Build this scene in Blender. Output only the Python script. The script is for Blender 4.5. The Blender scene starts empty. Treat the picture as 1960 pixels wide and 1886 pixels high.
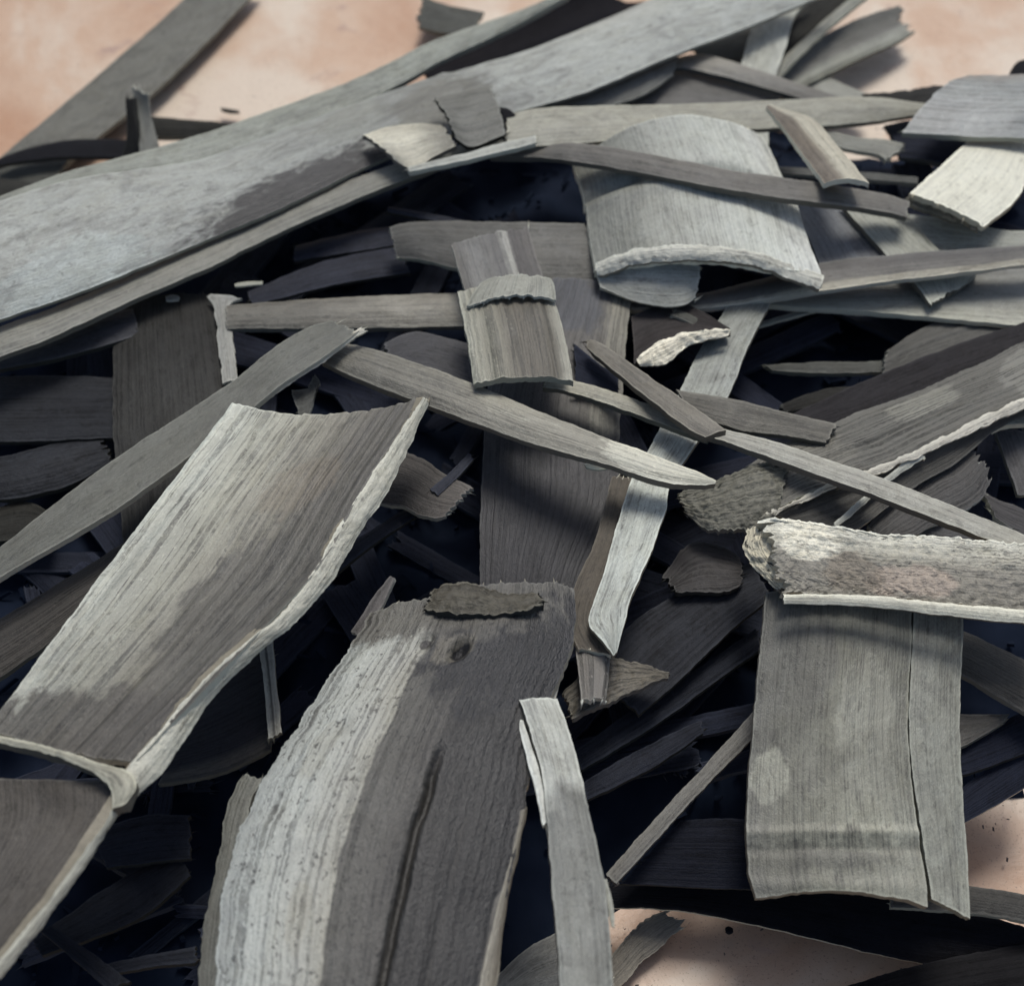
import bpy, bmesh, math, random
from mathutils import Vector, noise, Matrix
random.seed(7)
# ------------------------------------------------------------------ camera, light, exposure
sc = bpy.context.scene
COL = sc.collection
LENS, SENS = 50.0, 36.0
PITCH = math.radians(55)
DIST = 0.65
TARGET = Vector((0, 0, 0.08))
CAM = TARGET + Vector((0, -math.cos(PITCH), math.sin(PITCH))) * DIST
cd = bpy.data.cameras.new('camera'); cam = bpy.data.objects.new('camera', cd); COL.objects.link(cam)
cam.location = CAM; cam.rotation_euler = (math.radians(90) - PITCH, 0, 0)
cd.lens = LENS; cd.sensor_width = SENS; cd.sensor_fit = 'HORIZONTAL'
cd.clip_start = 0.01; cd.clip_end = 100
cd.dof.use_dof = True; cd.dof.focus_distance = 0.61; cd.dof.aperture_fstop = 8.0
sc.camera = cam
w = bpy.data.worlds.new('World'); sc.world = w; w.use_nodes = True
nt = w.node_tree; bg = nt.nodes['Background']
sky = nt.nodes.new('ShaderNodeTexSky'); sky.sky_type = 'NISHITA'; sky.sun_disc = False
SUN_EL, SUN_AZ = 62, 12          # degrees; azimuth from +Y towards +X
sky.sun_elevation = math.radians(SUN_EL); sky.sun_rotation = math.radians(SUN_AZ)
sky.dust_density = 3.0; sky.air_density = 1.0
nt.links.new(sky.outputs[0], bg.inputs[0]); bg.inputs[1].default_value = 0.07
sl = bpy.data.lights.new('sun', 'SUN'); so = bpy.data.objects.new('sun', sl); COL.objects.link(so)
sl.energy = 1.6; sl.angle = math.radians(20); sl.color = (1.0, 0.98, 0.94)
_e, _a = math.radians(SUN_EL), math.radians(SUN_AZ)
sd = Vector((math.cos(_e) * math.sin(_a), math.cos(_e) * math.cos(_a), math.sin(_e)))
so.rotation_euler = sd.to_track_quat('Z', 'Y').to_euler()
sc.view_settings.view_transform = 'Standard'; sc.view_settings.look = 'None'
sc.view_settings.gamma = 1; sc.view_settings.use_curve_mapping = False
sc.view_settings.exposure = 0.48

# ------------------------------------------------------------------ helpers
def P(x, y, h):
    """A point h cm above the floor that the lens sees at (x, y) of a 1960 px wide picture."""
    k = SENS / LENS / 1960.0
    dx, dy = (x - 980) * k, -(y - 943) * k
    c, s = math.cos(PITCH), math.sin(PITCH)
    d = Vector((dx, c + dy * s, -s + dy * c))
    t = (h / 100.0 - CAM.z) / d.z
    return CAM + d * t

def lin(c, a=1.0):
    r = []
    for v in c[:3]:
        v = v / 255.0
        v = v / 12.92 if v <= 0.04045 else ((v + 0.055) / 1.055) ** 2.4
        r.append(min(1, v * a))
    return tuple(r) + (1,)

ALB = 0.92
MC = {}
def M(c=(128, 126, 118), bands=None, along=None, streak=.45, pits=.15, blot=.45, rough=.52,
      fine=900, bump=.8, light=.35, c2=None, node=None, spec=None, patch=None, wob=.16):
    """Weathered bamboo: fibres run along the strip (UV u), colour bands across (nrm v) or along it (nrm u)."""
    key = repr((c, bands, along, streak, pits, blot, rough, fine, bump, light, c2, spec, patch, wob))
    if key in MC: return MC[key]
    m = bpy.data.materials.new('bamboo'); m.use_nodes = True; t = m.node_tree; N = t.nodes; L = t.links
    b = N['Principled BSDF']
    uv = N.new('ShaderNodeUVMap'); uv.uv_map = 'uv'
    nr = N.new('ShaderNodeUVMap'); nr.uv_map = 'nrm'
    oi = N.new('ShaderNodeObjectInfo')
    off = N.new('ShaderNodeVectorMath'); off.operation = 'MULTIPLY_ADD'
    off.inputs[1].default_value = (37, 91, 53)
    L.new(oi.outputs['Random'], off.inputs[0]); L.new(uv.outputs[0], off.inputs[2])
    def noi(sx, sy, det=4, rgh=.6, dist=0):
        mp = N.new('ShaderNodeMapping'); mp.inputs['Scale'].default_value = (sx, sy, 1)
        L.new(off.outputs[0], mp.inputs[0])
        n = N.new('ShaderNodeTexNoise'); n.inputs['Scale'].default_value = 1
        n.inputs['Detail'].default_value = det; n.inputs['Roughness'].default_value = rgh
        n.inputs['Distortion'].default_value = dist
        L.new(mp.outputs[0], n.inputs[0]); return n.outputs[0]
    def ramp(src, a, b_, ca=(0, 0, 0, 1), cb=(1, 1, 1, 1)):
        r = N.new('ShaderNodeValToRGB'); e = r.color_ramp.elements
        e[0].position = a; e[1].position = b_; e[0].color = ca; e[1].color = cb
        L.new(src, r.inputs[0]); return r.outputs[0]
    def mix(f, a, b_, typ='MIX', fv=None):
        x = N.new('ShaderNodeMix'); x.data_type = 'RGBA'; x.blend_type = typ
        if f is not None: L.new(f, x.inputs[0])
        else: x.inputs[0].default_value = fv
        for i, s in ((6, a), (7, b_)):
            if isinstance(s, tuple): x.inputs[i].default_value = s
            else: L.new(s, x.inputs[i])
        return x.outputs[2]
    def math_(op, a, b_, cl=False):
        x = N.new('ShaderNodeMath'); x.operation = op; x.use_clamp = cl
        for i, s in ((0, a), (1, b_)):
            if isinstance(s, (int, float)): x.inputs[i].default_value = s
            else: L.new(s, x.inputs[i])
        return x.outputs[0]
    sep = N.new('ShaderNodeSeparateXYZ'); L.new(nr.outputs[0], sep.inputs[0])
    streaks = noi(10, fine, 3, .6, .12)
    broad = noi(7, 130, 4, .6, .2)
    blots = noi(55, 75, 5, .62, 1.0)
    speck = noi(420, 650, 3, .7)
    grit = noi(1500, 1700, 2, .7)
    def bandramp(src, lst, amt):
        wob = math_('MULTIPLY', math_('SUBTRACT', noi(40, 60, 4), .5), amt)
        wob = math_('ADD', wob, math_('MULTIPLY', math_('SUBTRACT', noi(8, 420, 3), .5), amt))
        r = N.new('ShaderNodeValToRGB'); e = r.color_ramp.elements
        while len(e) < len(lst): e.new(.5)
        for k, (p, col) in enumerate(lst):
            e[k].position = p; e[k].color = lin(col, ALB)
        L.new(math_('ADD', src, wob, True), r.inputs[0]); return r.outputs[0]
    base = bandramp(sep.outputs[1], bands, wob) if bands else lin(c, ALB)
    if along:
        al = N.new('ShaderNodeValToRGB'); e = al.color_ramp.elements
        while len(e) < len(along): e.new(.5)
        for k, (p, f) in enumerate(along):
            e[k].position = p; e[k].color = ((f * .5,) * 3 + (1,)) if not isinstance(f, tuple) else tuple(q * .5 for q in f) + (1,)
        L.new(math_('ADD', sep.outputs[0], math_('MULTIPLY', math_('SUBTRACT', noi(60, 90, 4), .5), .22), True), al.inputs[0])
        base = mix(None, base, al.outputs[0], 'MULTIPLY', 1.0)
        base = mix(None, base, (2, 2, 2, 1), 'MULTIPLY', 1.0)
    for (pu, pv, ru, rv, pc, pst) in (patch or ()):
        du = math_('MULTIPLY', math_('SUBTRACT', sep.outputs[0], pu), 1 / ru)
        dv = math_('MULTIPLY', math_('SUBTRACT', sep.outputs[1], pv), 1 / rv)
        rr = math_('POWER', math_('ADD', math_('MULTIPLY', du, du), math_('MULTIPLY', dv, dv)), .5)
        rr = math_('ADD', rr, math_('MULTIPLY', math_('SUBTRACT', noi(70, 110, 5, .65, .5), .5), 1.3))
        base = mix(math_('MULTIPLY', ramp(rr, .78, 1.0, (1, 1, 1, 1), (0, 0, 0, 1)), pst), base, lin(pc, ALB))
    dark = (.32, .31, .31, 1); warm = (.84, .82, .77, 1)
    if streak < .7: streak *= .8
    blot = min(1.0, blot * 1.7)
    col = mix(math_('MULTIPLY', ramp(blots, .42, .68), blot), base, mix(None, base, warm, 'MULTIPLY', 1.0))
    col = mix(math_('MULTIPLY', ramp(noi(26, 44, 6, .68, 1.5), .46, .66), blot * 1.0), col, mix(None, col, dark, 'MULTIPLY', .8))
    col = mix(math_('MULTIPLY', ramp(broad, .50, .72), streak * .8), col, mix(None, col, dark, 'MULTIPLY', 1.0))
    col = mix(math_('MULTIPLY', ramp(streaks, .50, .70), streak * .75), col, mix(None, col, dark, 'MULTIPLY', 1.0))
    mott = noi(150, 210, 6, .72, .6)
    col = mix(math_('MULTIPLY', ramp(mott, .49, .64), .40 + .60 * blot, ), col, mix(None, col, (.42, .41, .41, 1), 'MULTIPLY', 1.0))
    col = mix(math_('MULTIPLY', ramp(mott, .49, .36), .75 * blot), col, mix(None, col, (1.6, 1.62, 1.6, 1), 'MULTIPLY', 1.0))
    col = mix(math_('MULTIPLY', ramp(noi(18, 70, 4, .6, 1.0), .56, .70), .5 * blot), col, mix(None, col, (1.35, 1.36, 1.36, 1), 'MULTIPLY', 1.0))
    pale = mix(None, base, (1.75, 1.72, 1.68, 1), 'MULTIPLY', 1.0)
    col = mix(math_('MULTIPLY', ramp(streaks, .48, .30), light), col, pale)
    col = mix(math_('MULTIPLY', ramp(speck, .60, .67), min(1, light * 1.3)), col, pale)
    col = mix(math_('MULTIPLY', ramp(math_('ADD', noi(330, 420, 3, .7), math_('MULTIPLY', math_('SUBTRACT', noi(60, 80, 2, .5), .5), .25)), .675 - .10 * pits, .715 - .09 * pits), pits), col, (.012, .011, .010, 1))
    col = mix(math_('MULTIPLY', ramp(grit, .40, .75), .35), col, mix(None, col, dark, 'MULTIPLY', .6))
    eu = N.new('ShaderNodeUVMap'); eu.uv_map = 'edg'; es = N.new('ShaderNodeSeparateXYZ'); L.new(eu.outputs[0], es.inputs[0])
    ed = math_('ADD', math_('MINIMUM', es.outputs[0], es.outputs[1]), math_('MULTIPLY', math_('SUBTRACT', noi(160, 300, 4, .7), .5), .34))
    col = mix(math_('MULTIPLY', ramp(ed, .03, .10, (1, 1, 1, 1), (0, 0, 0, 1)), .65), col, mix(None, mix(None, base, (1.7, 1.7, 1.65, 1), 'MULTIPLY', 1.0), ((.03, .03, .028, 1) if (max(c) > 60) else (.004, .004, .004, 1)), 'ADD', 1.0))  # pale rims paint edge glints into the colour, together with worn edges
    rv = math_('ADD', math_('MULTIPLY', math_('FRACT', math_('MULTIPLY', oi.outputs['Random'], 17.3), 0), .26), .84)
    cv = N.new('ShaderNodeCombineColor'); L.new(math_('MULTIPLY', rv, .965), cv.inputs[0]); L.new(rv, cv.inputs[1])
    L.new(math_('ADD', math_('MULTIPLY', rv, .95), math_('MULTIPLY', math_('FRACT', math_('MULTIPLY', oi.outputs['Random'], 71.7), 0), .09)), cv.inputs[2])
    col = mix(None, col, cv.outputs[0], 'MULTIPLY', 1.0)
    L.new(col, b.inputs['Base Color'])
    L.new(math_('ADD', math_('MULTIPLY', blots, .25), rough - .12, True), b.inputs['Roughness'])
    if spec is None:
        cm = max(x for (_, x_) in bands for x in x_) if bands else max(c)
        spec = .06 + .60 * min(1, max(0, (cm - 50) / 90))
    b.inputs['Specular IOR Level'].default_value = spec
    hgt = math_('ADD', math_('MULTIPLY', streaks, -1.0 * min(1.0, streak + .3)), math_('MULTIPLY', broad, -.8))
    hgt = math_('ADD', hgt, math_('MULTIPLY', grit, .35))
    hgt = math_('ADD', hgt, math_('MULTIPLY', blots, .5))
    hgt = math_('ADD', hgt, math_('MULTIPLY', speck, .3 + pits))
    bp = N.new('ShaderNodeBump'); bp.inputs['Strength'].default_value = bump
    bp.inputs['Distance'].default_value = .0009
    L.new(hgt, bp.inputs['Height']); L.new(bp.outputs[0], b.inputs['Normal'])
    MC[key] = m; return m

def cat(pts, t):
    """Catmull-Rom through tuples, t in 0..1."""
    n = len(pts) - 1
    s = t * n; i = min(int(s), n - 1); f = s - i
    p0 = pts[max(i - 1, 0)]; p1 = pts[i]; p2 = pts[i + 1]; p3 = pts[min(i + 2, n)]
    if i == 0: p0 = tuple(2 * a - b for a, b in zip(p1, p2))
    if i == n - 1: p3 = tuple(2 * b - a for a, b in zip(p1, p2))
    return tuple(.5 * ((2 * b) + (c - a) * f + (2 * a - 5 * b + 4 * c - d) * f * f + (3 * b - a - 3 * c + d) * f ** 3)
                 for a, b, c, d in zip(p0, p1, p2, p3))

SEED = [0]
def S(name, label, catg, st, h=5.0, bulge=.06, th=.28, mat=None, edge=None, rag=(6, 6), jag=2.0,
      ridge=0.0, nodes=(), grooves=(), lump=.04, group=None, parent=None, res=7.0, spike=1.0, bow=(0, 0), bev=.0, crust=0.0, dents=(), vjit=0, steps=()):
    """One curved piece of bamboo wall as a solid. st: stations (xL, yL, xR, yR[, hL[, hR]]) along its length;
    bulge: sagitta / width (>0 bulges up, <0 is a trough); th, lump, ridge in cm; rag, jag in px; bow: end edges curved."""
    SEED[0] += 1; sd_ = SEED[0] * 13.37
    b0, b1 = bulge if isinstance(bulge, tuple) else (bulge, bulge)
    if crust: res = min(res, 4.5)
    lump = lump * .55
    stn = []
    for s in st:
        hl = s[4] if len(s) > 4 else h
        hr = s[5] if len(s) > 5 else hl
        stn.append(s[:4] + (hl, hr))
    # spacing by length: refine control points uniformly
    fine_ = [cat(stn, k / 60) for k in range(61)]
    Lp = [P(f[0], f[1], f[4]) for f in fine_]; Rp = [P(f[2], f[3], f[5]) for f in fine_]
    mid = [(a + b) / 2 for a, b in zip(Lp, Rp)]
    cum = [0]
    for a, b in zip(mid, mid[1:]): cum.append(cum[-1] + (b - a).length)
    ln = cum[-1]
    wd = max((a - b).length for a, b in zip(Lp, Rp))
    PX = .47 / 1960
    nu = max(8, min(200, int(ln / PX / res))); nv = max(6, min(110 if vjit else 64, int(wd / PX / res)))
    def at(s):
        s = min(max(s, 0), 1) * ln
        k = 0
        while k < 59 and cum[k + 1] < s: k += 1
        f = (s - cum[k]) / max(1e-9, cum[k + 1] - cum[k])
        return Lp[k].lerp(Lp[k + 1], f), Rp[k].lerp(Rp[k + 1], f), (mid[k + 1] - mid[k]).normalized()
    def rg(v, e):
        a = rag[e] * PX / ln
        n1 = abs(noise.noise(Vector((v * 5, sd_, e * 9.1))))
        n2 = noise.noise(Vector((v * 23, sd_ + 4, e * 7.7))) * .5 + .5
        n3 = noise.noise(Vector((v * 60, sd_ + 8, e * 3.3))) * .5 + .5
        bw = bow[e] * PX / ln * 4 * v * (1 - v)
        return a * (1.0 * n1 + .9 * spike * n2 ** 2 + .5 * n3 * spike) + bw
    me = bpy.data.meshes.new(name)
    bm = bmesh.new(); u1 = bm.loops.layers.uv.new('uv'); u2 = bm.loops.layers.uv.new('nrm'); u3 = bm.loops.layers.uv.new('edg')
    top = []; bot = []; uvs = {}
    for j in range(nv + 1):
        v = j / nv; a0 = rg(v, 0); a1 = rg(v, 1); ct = []; cb = []
        for i in range(nu + 1):
            s = a0 + (i / nu) * (1 - a0 - a1)
            l, r, ax = at(s)
            cr = r - l; W = cr.length
            n = cr.cross(ax)
            if n.length < 1e-9: n = Vector((0, 0, 1))
            n.normalize()
            mp = (l + r) / 2
            if n.dot(CAM - mp) < 0: n = -n
            e1 = noise.noise(Vector((s * ln * 120, sd_, 1))) + .5 * noise.noise(Vector((s * ln * 500, sd_, 2))) + .4 * noise.noise(Vector((s * ln * 1400, sd_, 3)))
            e2 = noise.noise(Vector((s * ln * 120, sd_, 5))) + .5 * noise.noise(Vector((s * ln * 500, sd_, 6)))
            vv = v
            if W > 1e-6:
                vv = v + (e1 * (1 - v) ** 3 + e2 * v ** 3) * jag * PX / W
            p = l + cr * vv
            arc = (b0 + (b1 - b0) * s) * W * 4 * v * (1 - v)
            d = arc
            if crust:
                q3 = Vector((s * ln * 210, v * W * 210, sd_))
                d += crust * .01 * (abs(noise.noise(q3)) * 1.6 + .8 * noise.noise(q3 * 2.7) + .5 * noise.noise(q3 * 6)) * 2
            d += lump * .01 * noise.noise(Vector((s * ln * 45, v * W * 45, sd_))) * 2
            if ridge:
                x = v * wd
                d += ridge * .01 * (noise.noise(Vector((x * 520, s * ln * 7, sd_))) + .6 * noise.noise(Vector((x * 1300, s * ln * 9, sd_ + 3))))
            vj = v
            if vjit: vj = v + vjit * (noise.noise(Vector((s * ln * 35, sd_, 1))) + .7 * noise.noise(Vector((s * ln * 110, sd_, 2))) + .2 * noise.noise(Vector((s * ln * 400, 0, sd_))))
            for (sv, s0_, hh_) in steps:
                if vj < sv and s > s0_: d += hh_ * .01 * min(1, (s - s0_) * 12)
            for (du_, dv_, rr_, dd_) in dents:
                q2 = ((s - du_) * ln / (rr_ * .016)) ** 2 + ((v - dv_) * W / (rr_ * .01)) ** 2
                if q2 < 9: d -= dd_ * .01 * (math.exp(-q2) - .2 * math.exp(-(math.sqrt(q2) - 1.5) ** 2 * 3))
            for (nu_, amp, wid) in nodes:
                q = (s - nu_) * ln / (wid * .01) + .5 * noise.noise(Vector((v * 4, sd_, 0)))
                d += amp * .01 * math.exp(-q * q)
            for (v0, v1, g0, g1, dep, wid) in grooves:
                if g0 <= s <= g1:
                    f = (s - g0) / (g1 - g0); vc = v0 + (v1 - v0) * f + .012 * noise.noise(Vector((s * 14, sd_, 4)))
                    q = (v - vc) / wid
                    d -= dep * .01 * math.exp(-q * q) * min(1, 6 * min(f + .02, 1 if g1 > .98 else 1 - f + .02))
            tp = p + n * d
            thk = th * .01 * (1 + .25 * noise.noise(Vector((s * 9, v * 5, sd_ + 2))))
            bt = p + n * (min(arc, d) - thk)
            if bev: bt += cr.normalized() * (bev * .01 * (v - .5) * 2) if abs(v - .5) > .45 else Vector()
            ct.append(bm.verts.new(tp)); cb.append(bm.verts.new(bt))
            eg = (min(v, 1 - v) * W * 100, (min(i, nu - i) / nu) * ln * 100)
            uvs[ct[-1]] = (s * ln, v * wd, s, vj) + eg; uvs[cb[-1]] = (s * ln, v * wd + thk, s, v) + eg
        top.append(ct); bot.append(cb)
    rf = random.Random(int(sd_ * 10)); fibs = []
    for e, ii in ((0, 0), (1, nu)):
        if rag[e] < 6: continue
        for _ in range(int(3 + wd / .007)):
            j = rf.randint(0, nv); a = top[j][ii].co; ib = 1 if ii == 0 else nu - 1
            dr = (a - top[j][ib].co).normalized(); sdv = (Rp[0] - Lp[0]).normalized()
            dr = (dr + sdv * rf.uniform(-.35, .35) + Vector((0, 0, rf.uniform(-.35, .25)))).normalized()
            l_ = rf.uniform(.001, .0028) * (1 + .04 * min(rag[e], 15)) * (1 if rf.random() < .8 else 1.8); w_ = rf.uniform(.0003, .0010)
            o_ = a - dr * .0012 - Vector((0, 0, rf.uniform(.0002, .002)))
            up = Vector((0, 0, 1)) * w_
            q = [bm.verts.new(o_ - sdv * w_ - up), bm.verts.new(o_ + sdv * w_ - up), bm.verts.new(o_ + up), bm.verts.new(o_ + dr * l_)]
            for z in q: uvs[z] = uvs[top[j][ii]]
            fibs.append(q)
    def face(vs, mi):
        f = bm.faces.new(vs); f.material_index = mi; f.smooth = True
        for lp in f.loops:
            q = uvs[lp.vert]; lp[u1].uv = (q[0], q[1]); lp[u2].uv = (q[2], q[3]); lp[u3].uv = (q[4], q[5])
    for j in range(nv):
        for i in range(nu):
            face((top[j][i], top[j][i + 1], top[j + 1][i + 1], top[j + 1][i]), 0)
            face((bot[j][i], bot[j + 1][i], bot[j + 1][i + 1], bot[j][i + 1]), 0)
    for j, fl in ((0, 0), (nv, 1)):
        for i in range(nu):
            q = (top[j][i], bot[j][i], bot[j][i + 1], top[j][i + 1])
            face(q if not fl else q[::-1], 1)
    for i, fl in ((0, 1), (nu, 0)):
        for j in range(nv):
            q = (top[j][i], bot[j][i], bot[j + 1][i], top[j + 1][i])
            face(q if not fl else q[::-1], 1)
    for q in fibs:
        for f in ((0, 1, 3), (1, 2, 3), (2, 0, 3), (2, 1, 0)): face([q[k] for k in f], 1)
    for ed in bm.edges:
        if len(ed.link_faces) == 2 and ed.link_faces[0].material_index != ed.link_faces[1].material_index: ed.smooth = False
    bmesh.ops.recalc_face_normals(bm, faces=bm.faces)
    c0 = sum((v.co for v in bm.verts), Vector()) / len(bm.verts)
    zmin = min(v.co.z for v in bm.verts)
    org = Vector((c0.x, c0.y, zmin)) if parent is None else parent.location.copy()
    bmesh.ops.translate(bm, verts=bm.verts, vec=-org)
    bm.to_mesh(me); bm.free()
    me.materials.append(mat or M()); me.materials.append(edge or EDGE)
    o = bpy.data.objects.new(name, me); COL.objects.link(o)
    if parent is None: o.location = org
    else: o.parent = parent
    if label: o['label'] = label
    if catg: o['category'] = catg
    if group: o['group'] = group
    return o

def T(name, label, catg, x, y, h, group=None):
    o = bpy.data.objects.new(name, None); COL.objects.link(o); o.location = P(x, y, h); o.empty_display_size = .02
    o['label'] = label; o['category'] = catg
    if group: o['group'] = group
    return o

EDGE = M((176, 172, 158), streak=.3, pits=.1, blot=.4, light=.4)
EDGED = M((92, 88, 82), streak=.5, pits=.2, blot=.5, light=.3)
BLACK = M((22, 22, 26), streak=.3, pits=0, blot=.3, light=.5, rough=.5)
CHAR = M((34, 37, 48), streak=.4, pits=.1, blot=.5, light=.5)
DKB = M((50, 49, 47), streak=.5, pits=.1, blot=.5, light=.4)
DKG = M((78, 78, 74), streak=.45, pits=.1, blot=.5, light=.35)
MID = M((106, 105, 97), streak=.45, pits=.12, blot=.5, light=.35)
MIDL = M((136, 135, 125), streak=.4, pits=.12, blot=.45, light=.3)
LITE = M((164, 164, 155), streak=.3, pits=.12, blot=.4, light=.3)
PALE = M((188, 188, 180), streak=.25, pits=.15, blot=.5, light=.25)
CREAM = M((212, 208, 190), streak=.25, pits=.12, blot=.5, light=.25)

# ------------------------------------------------------------------ the setting
def floor():
    me = bpy.data.meshes.new('floor'); bm = bmesh.new()
    n = 150; sz = 1.5; g = []
    for i in range(n + 1):
        row = []
        for j in range(n + 1):
            x = (i / n - .5) * 2 * sz; y = (j / n - .5) * 2 * sz + .3
            z = .004 * noise.noise(Vector((x * 6, y * 6, 3))) + .002 * abs(noise.noise(Vector((x * 16 + y * 5, y * 13, 8)))) - .004
            row.append(bm.verts.new((x, y, z)))
        g.append(row)
    for i in range(n):
        for j in range(n):
            bm.faces.new((g[i][j], g[i + 1][j], g[i + 1][j + 1], g[i][j + 1])).smooth = True
    bm.to_mesh(me); bm.free()
    o = bpy.data.objects.new('floor', me); COL.objects.link(o); o['kind'] = 'structure'
    m = bpy.data.materials.new('pink_floor'); m.use_nodes = True; t = m.node_tree; N = t.nodes; L = t.links
    b = N['Principled BSDF']; tc = N.new('ShaderNodeTexCoord'); mpf = N.new('ShaderNodeMapping'); mpf.inputs['Location'].default_value = (1.83, .25, 0); L.new(tc.outputs['Object'], mpf.inputs[0])
    def noi(sc_, det, rgh, dist=0):
        x = N.new('ShaderNodeTexNoise'); x.inputs['Scale'].default_value = sc_; x.inputs['Detail'].default_value = det
        x.inputs['Roughness'].default_value = rgh; x.inputs['Distortion'].default_value = dist
        L.new(mpf.outputs[0], x.inputs[0]); return x.outputs[0]
    r = N.new('ShaderNodeValToRGB'); e = r.color_ramp.elements
    e[0].position = .35; e[0].color = lin((176, 136, 106)); e[1].position = .60; e[1].color = lin((208, 192, 172))  # pale end mixes dusty tone with whitish reflections painted into the colour
    x = e.new(.50); x.color = lin((194, 164, 138))
    L.new(noi(7, 5, .6, .3), r.inputs[0])
    r2 = N.new('ShaderNodeValToRGB'); r2.color_ramp.elements[0].position = .6; r2.color_ramp.elements[1].position = .75
    L.new(noi(30, 5, .6, .5), r2.inputs[0])
    mx = N.new('ShaderNodeMix'); mx.data_type = 'RGBA'; L.new(r2.outputs[0], mx.inputs[0])
    L.new(r.outputs[0], mx.inputs[6]); mx.inputs[7].default_value = lin((168, 140, 124))
    r3 = N.new('ShaderNodeValToRGB'); r3.color_ramp.elements[0].position = .58; r3.color_ramp.elements[1].position = .74
    L.new(noi(900, 3, .7, 0), r3.inputs[0])
    m3 = N.new('ShaderNodeMix'); m3.data_type = 'RGBA'; L.new(r3.outputs[0], m3.inputs[0]); L.new(mx.outputs[2], m3.inputs[6]); m3.inputs[7].default_value = lin((120, 98, 84))
    L.new(m3.outputs[2], b.inputs['Base Color']); b.inputs['Roughness'].default_value = .42
    bp = N.new('ShaderNodeBump'); bp.inputs['Strength'].default_value = .3; bp.inputs['Distance'].default_value = .003
    L.new(noi(40, 5, .6, .6), bp.inputs['Height']); L.new(bp.outputs[0], b.inputs['Normal'])
    me.materials.append(m)
floor()

# outline of the heap on the picture, for the rubble under the strips (h about 3 cm)
HEAP = [(-500, 480), (-60, 410), (200, 330), (420, 260), (700, 190), (900, 120), (1250, 90), (1500, 160), (1640, 215), (1800, 222), (2400, 205),
        (2400, 1400), (1830, 1520), (1760, 1650), (1500, 1690), (1330, 1700), (1200, 1725), (1130, 1810), (1000, 2150), (-500, 2150)]
HW = [P(x, y, 3).to_2d() for x, y in HEAP]
def inside(p):
    c = False; n = len(HW)
    for i in range(n):
        a, b = HW[i], HW[(i + 1) % n]
        if (a.y > p.y) != (b.y > p.y) and p.x < (b.x - a.x) * (p.y - a.y) / (b.y - a.y) + a.x: c = not c
    return c
def edged(p):
    d = 9
    for i in range(len(HW)):
        a, b = HW[i], HW[(i + 1) % len(HW)]; ab = b - a
        t = max(0, min(1, (p - a).dot(ab) / ab.length_squared)); d = min(d, (a + ab * t - p).length)
    return d if inside(p) else -d
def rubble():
    me = bpy.data.meshes.new('unlit_gap_rubble'); bm = bmesh.new()
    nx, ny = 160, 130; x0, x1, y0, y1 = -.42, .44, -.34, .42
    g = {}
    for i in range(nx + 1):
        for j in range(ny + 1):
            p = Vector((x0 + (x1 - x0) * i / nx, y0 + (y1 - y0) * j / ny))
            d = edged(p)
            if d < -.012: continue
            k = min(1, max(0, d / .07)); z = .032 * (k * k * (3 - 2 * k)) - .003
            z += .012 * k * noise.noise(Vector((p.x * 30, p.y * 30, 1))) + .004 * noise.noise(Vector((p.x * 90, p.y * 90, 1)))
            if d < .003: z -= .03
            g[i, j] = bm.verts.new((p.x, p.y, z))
    for (i, j) in list(g):
        q = [(i, j), (i + 1, j), (i + 1, j + 1), (i, j + 1)]
        if all(k in g for k in q): bm.faces.new([g[k] for k in q]).smooth = True
    rnd = random.Random(3)
    keys = list(g)
    for _ in range(1500):
        v = g[rnd.choice(keys)].co
        if edged(v.to_2d()) < .012: continue
        l = rnd.uniform(.002, .011); ww = rnd.uniform(.001, .004); t = rnd.uniform(.0005, .002)
        R = Matrix.Rotation(rnd.uniform(0, 6.28), 4, 'Z') @ Matrix.Rotation(rnd.uniform(-.5, .5), 4, 'Y') @ Matrix.Rotation(rnd.uniform(-.6, .6), 4, 'X')
        vs = []
        for sx, sy, sz_ in ((-1, -1, -1), (1, -.5, -1), (1, .6, -1), (-1, 1, -1), (-1, -1, 1), (.9, -.5, 1), (.8, .6, 1), (-1, 1, 1)):
            vs.append(bm.verts.new(v + Vector((0, 0, .003)) + R @ Vector((sx * l / 2, sy * ww / 2, sz_ * t / 2))))
        for q in ((0, 3, 2, 1), (4, 5, 6, 7), (0, 1, 5, 4), (1, 2, 6, 5), (2, 3, 7, 6), (3, 0, 4, 7)): bm.faces.new([vs[k] for k in q])
    bm.to_mesh(me); bm.free()
    m = bpy.data.materials.new('gap_shade'); m.use_nodes = True; t = m.node_tree; b = t.nodes['Principled BSDF']
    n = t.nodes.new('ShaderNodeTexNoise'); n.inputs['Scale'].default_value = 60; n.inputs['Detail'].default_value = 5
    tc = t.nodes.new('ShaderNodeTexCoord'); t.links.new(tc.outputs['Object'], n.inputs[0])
    r = t.nodes.new('ShaderNodeValToRGB'); r.color_ramp.elements[0].color = (.006, .010, .020, 1); r.color_ramp.elements[1].color = (.012, .017, .031, 1)  # blue-black colour stands for the unlit depths between the strips
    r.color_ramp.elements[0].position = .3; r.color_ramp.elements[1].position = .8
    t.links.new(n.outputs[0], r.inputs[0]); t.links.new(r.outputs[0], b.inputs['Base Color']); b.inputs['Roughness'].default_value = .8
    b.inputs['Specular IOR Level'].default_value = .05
    me.materials.append(m)
    o = bpy.data.objects.new('unlit_gap_rubble', me); COL.objects.link(o)
    o['kind'] = 'stuff'; o['label'] = 'dark rubble added under the strips, coloured blue-black for the unlit heap gaps'; o['category'] = 'gap rubble'
rubble()

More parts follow.
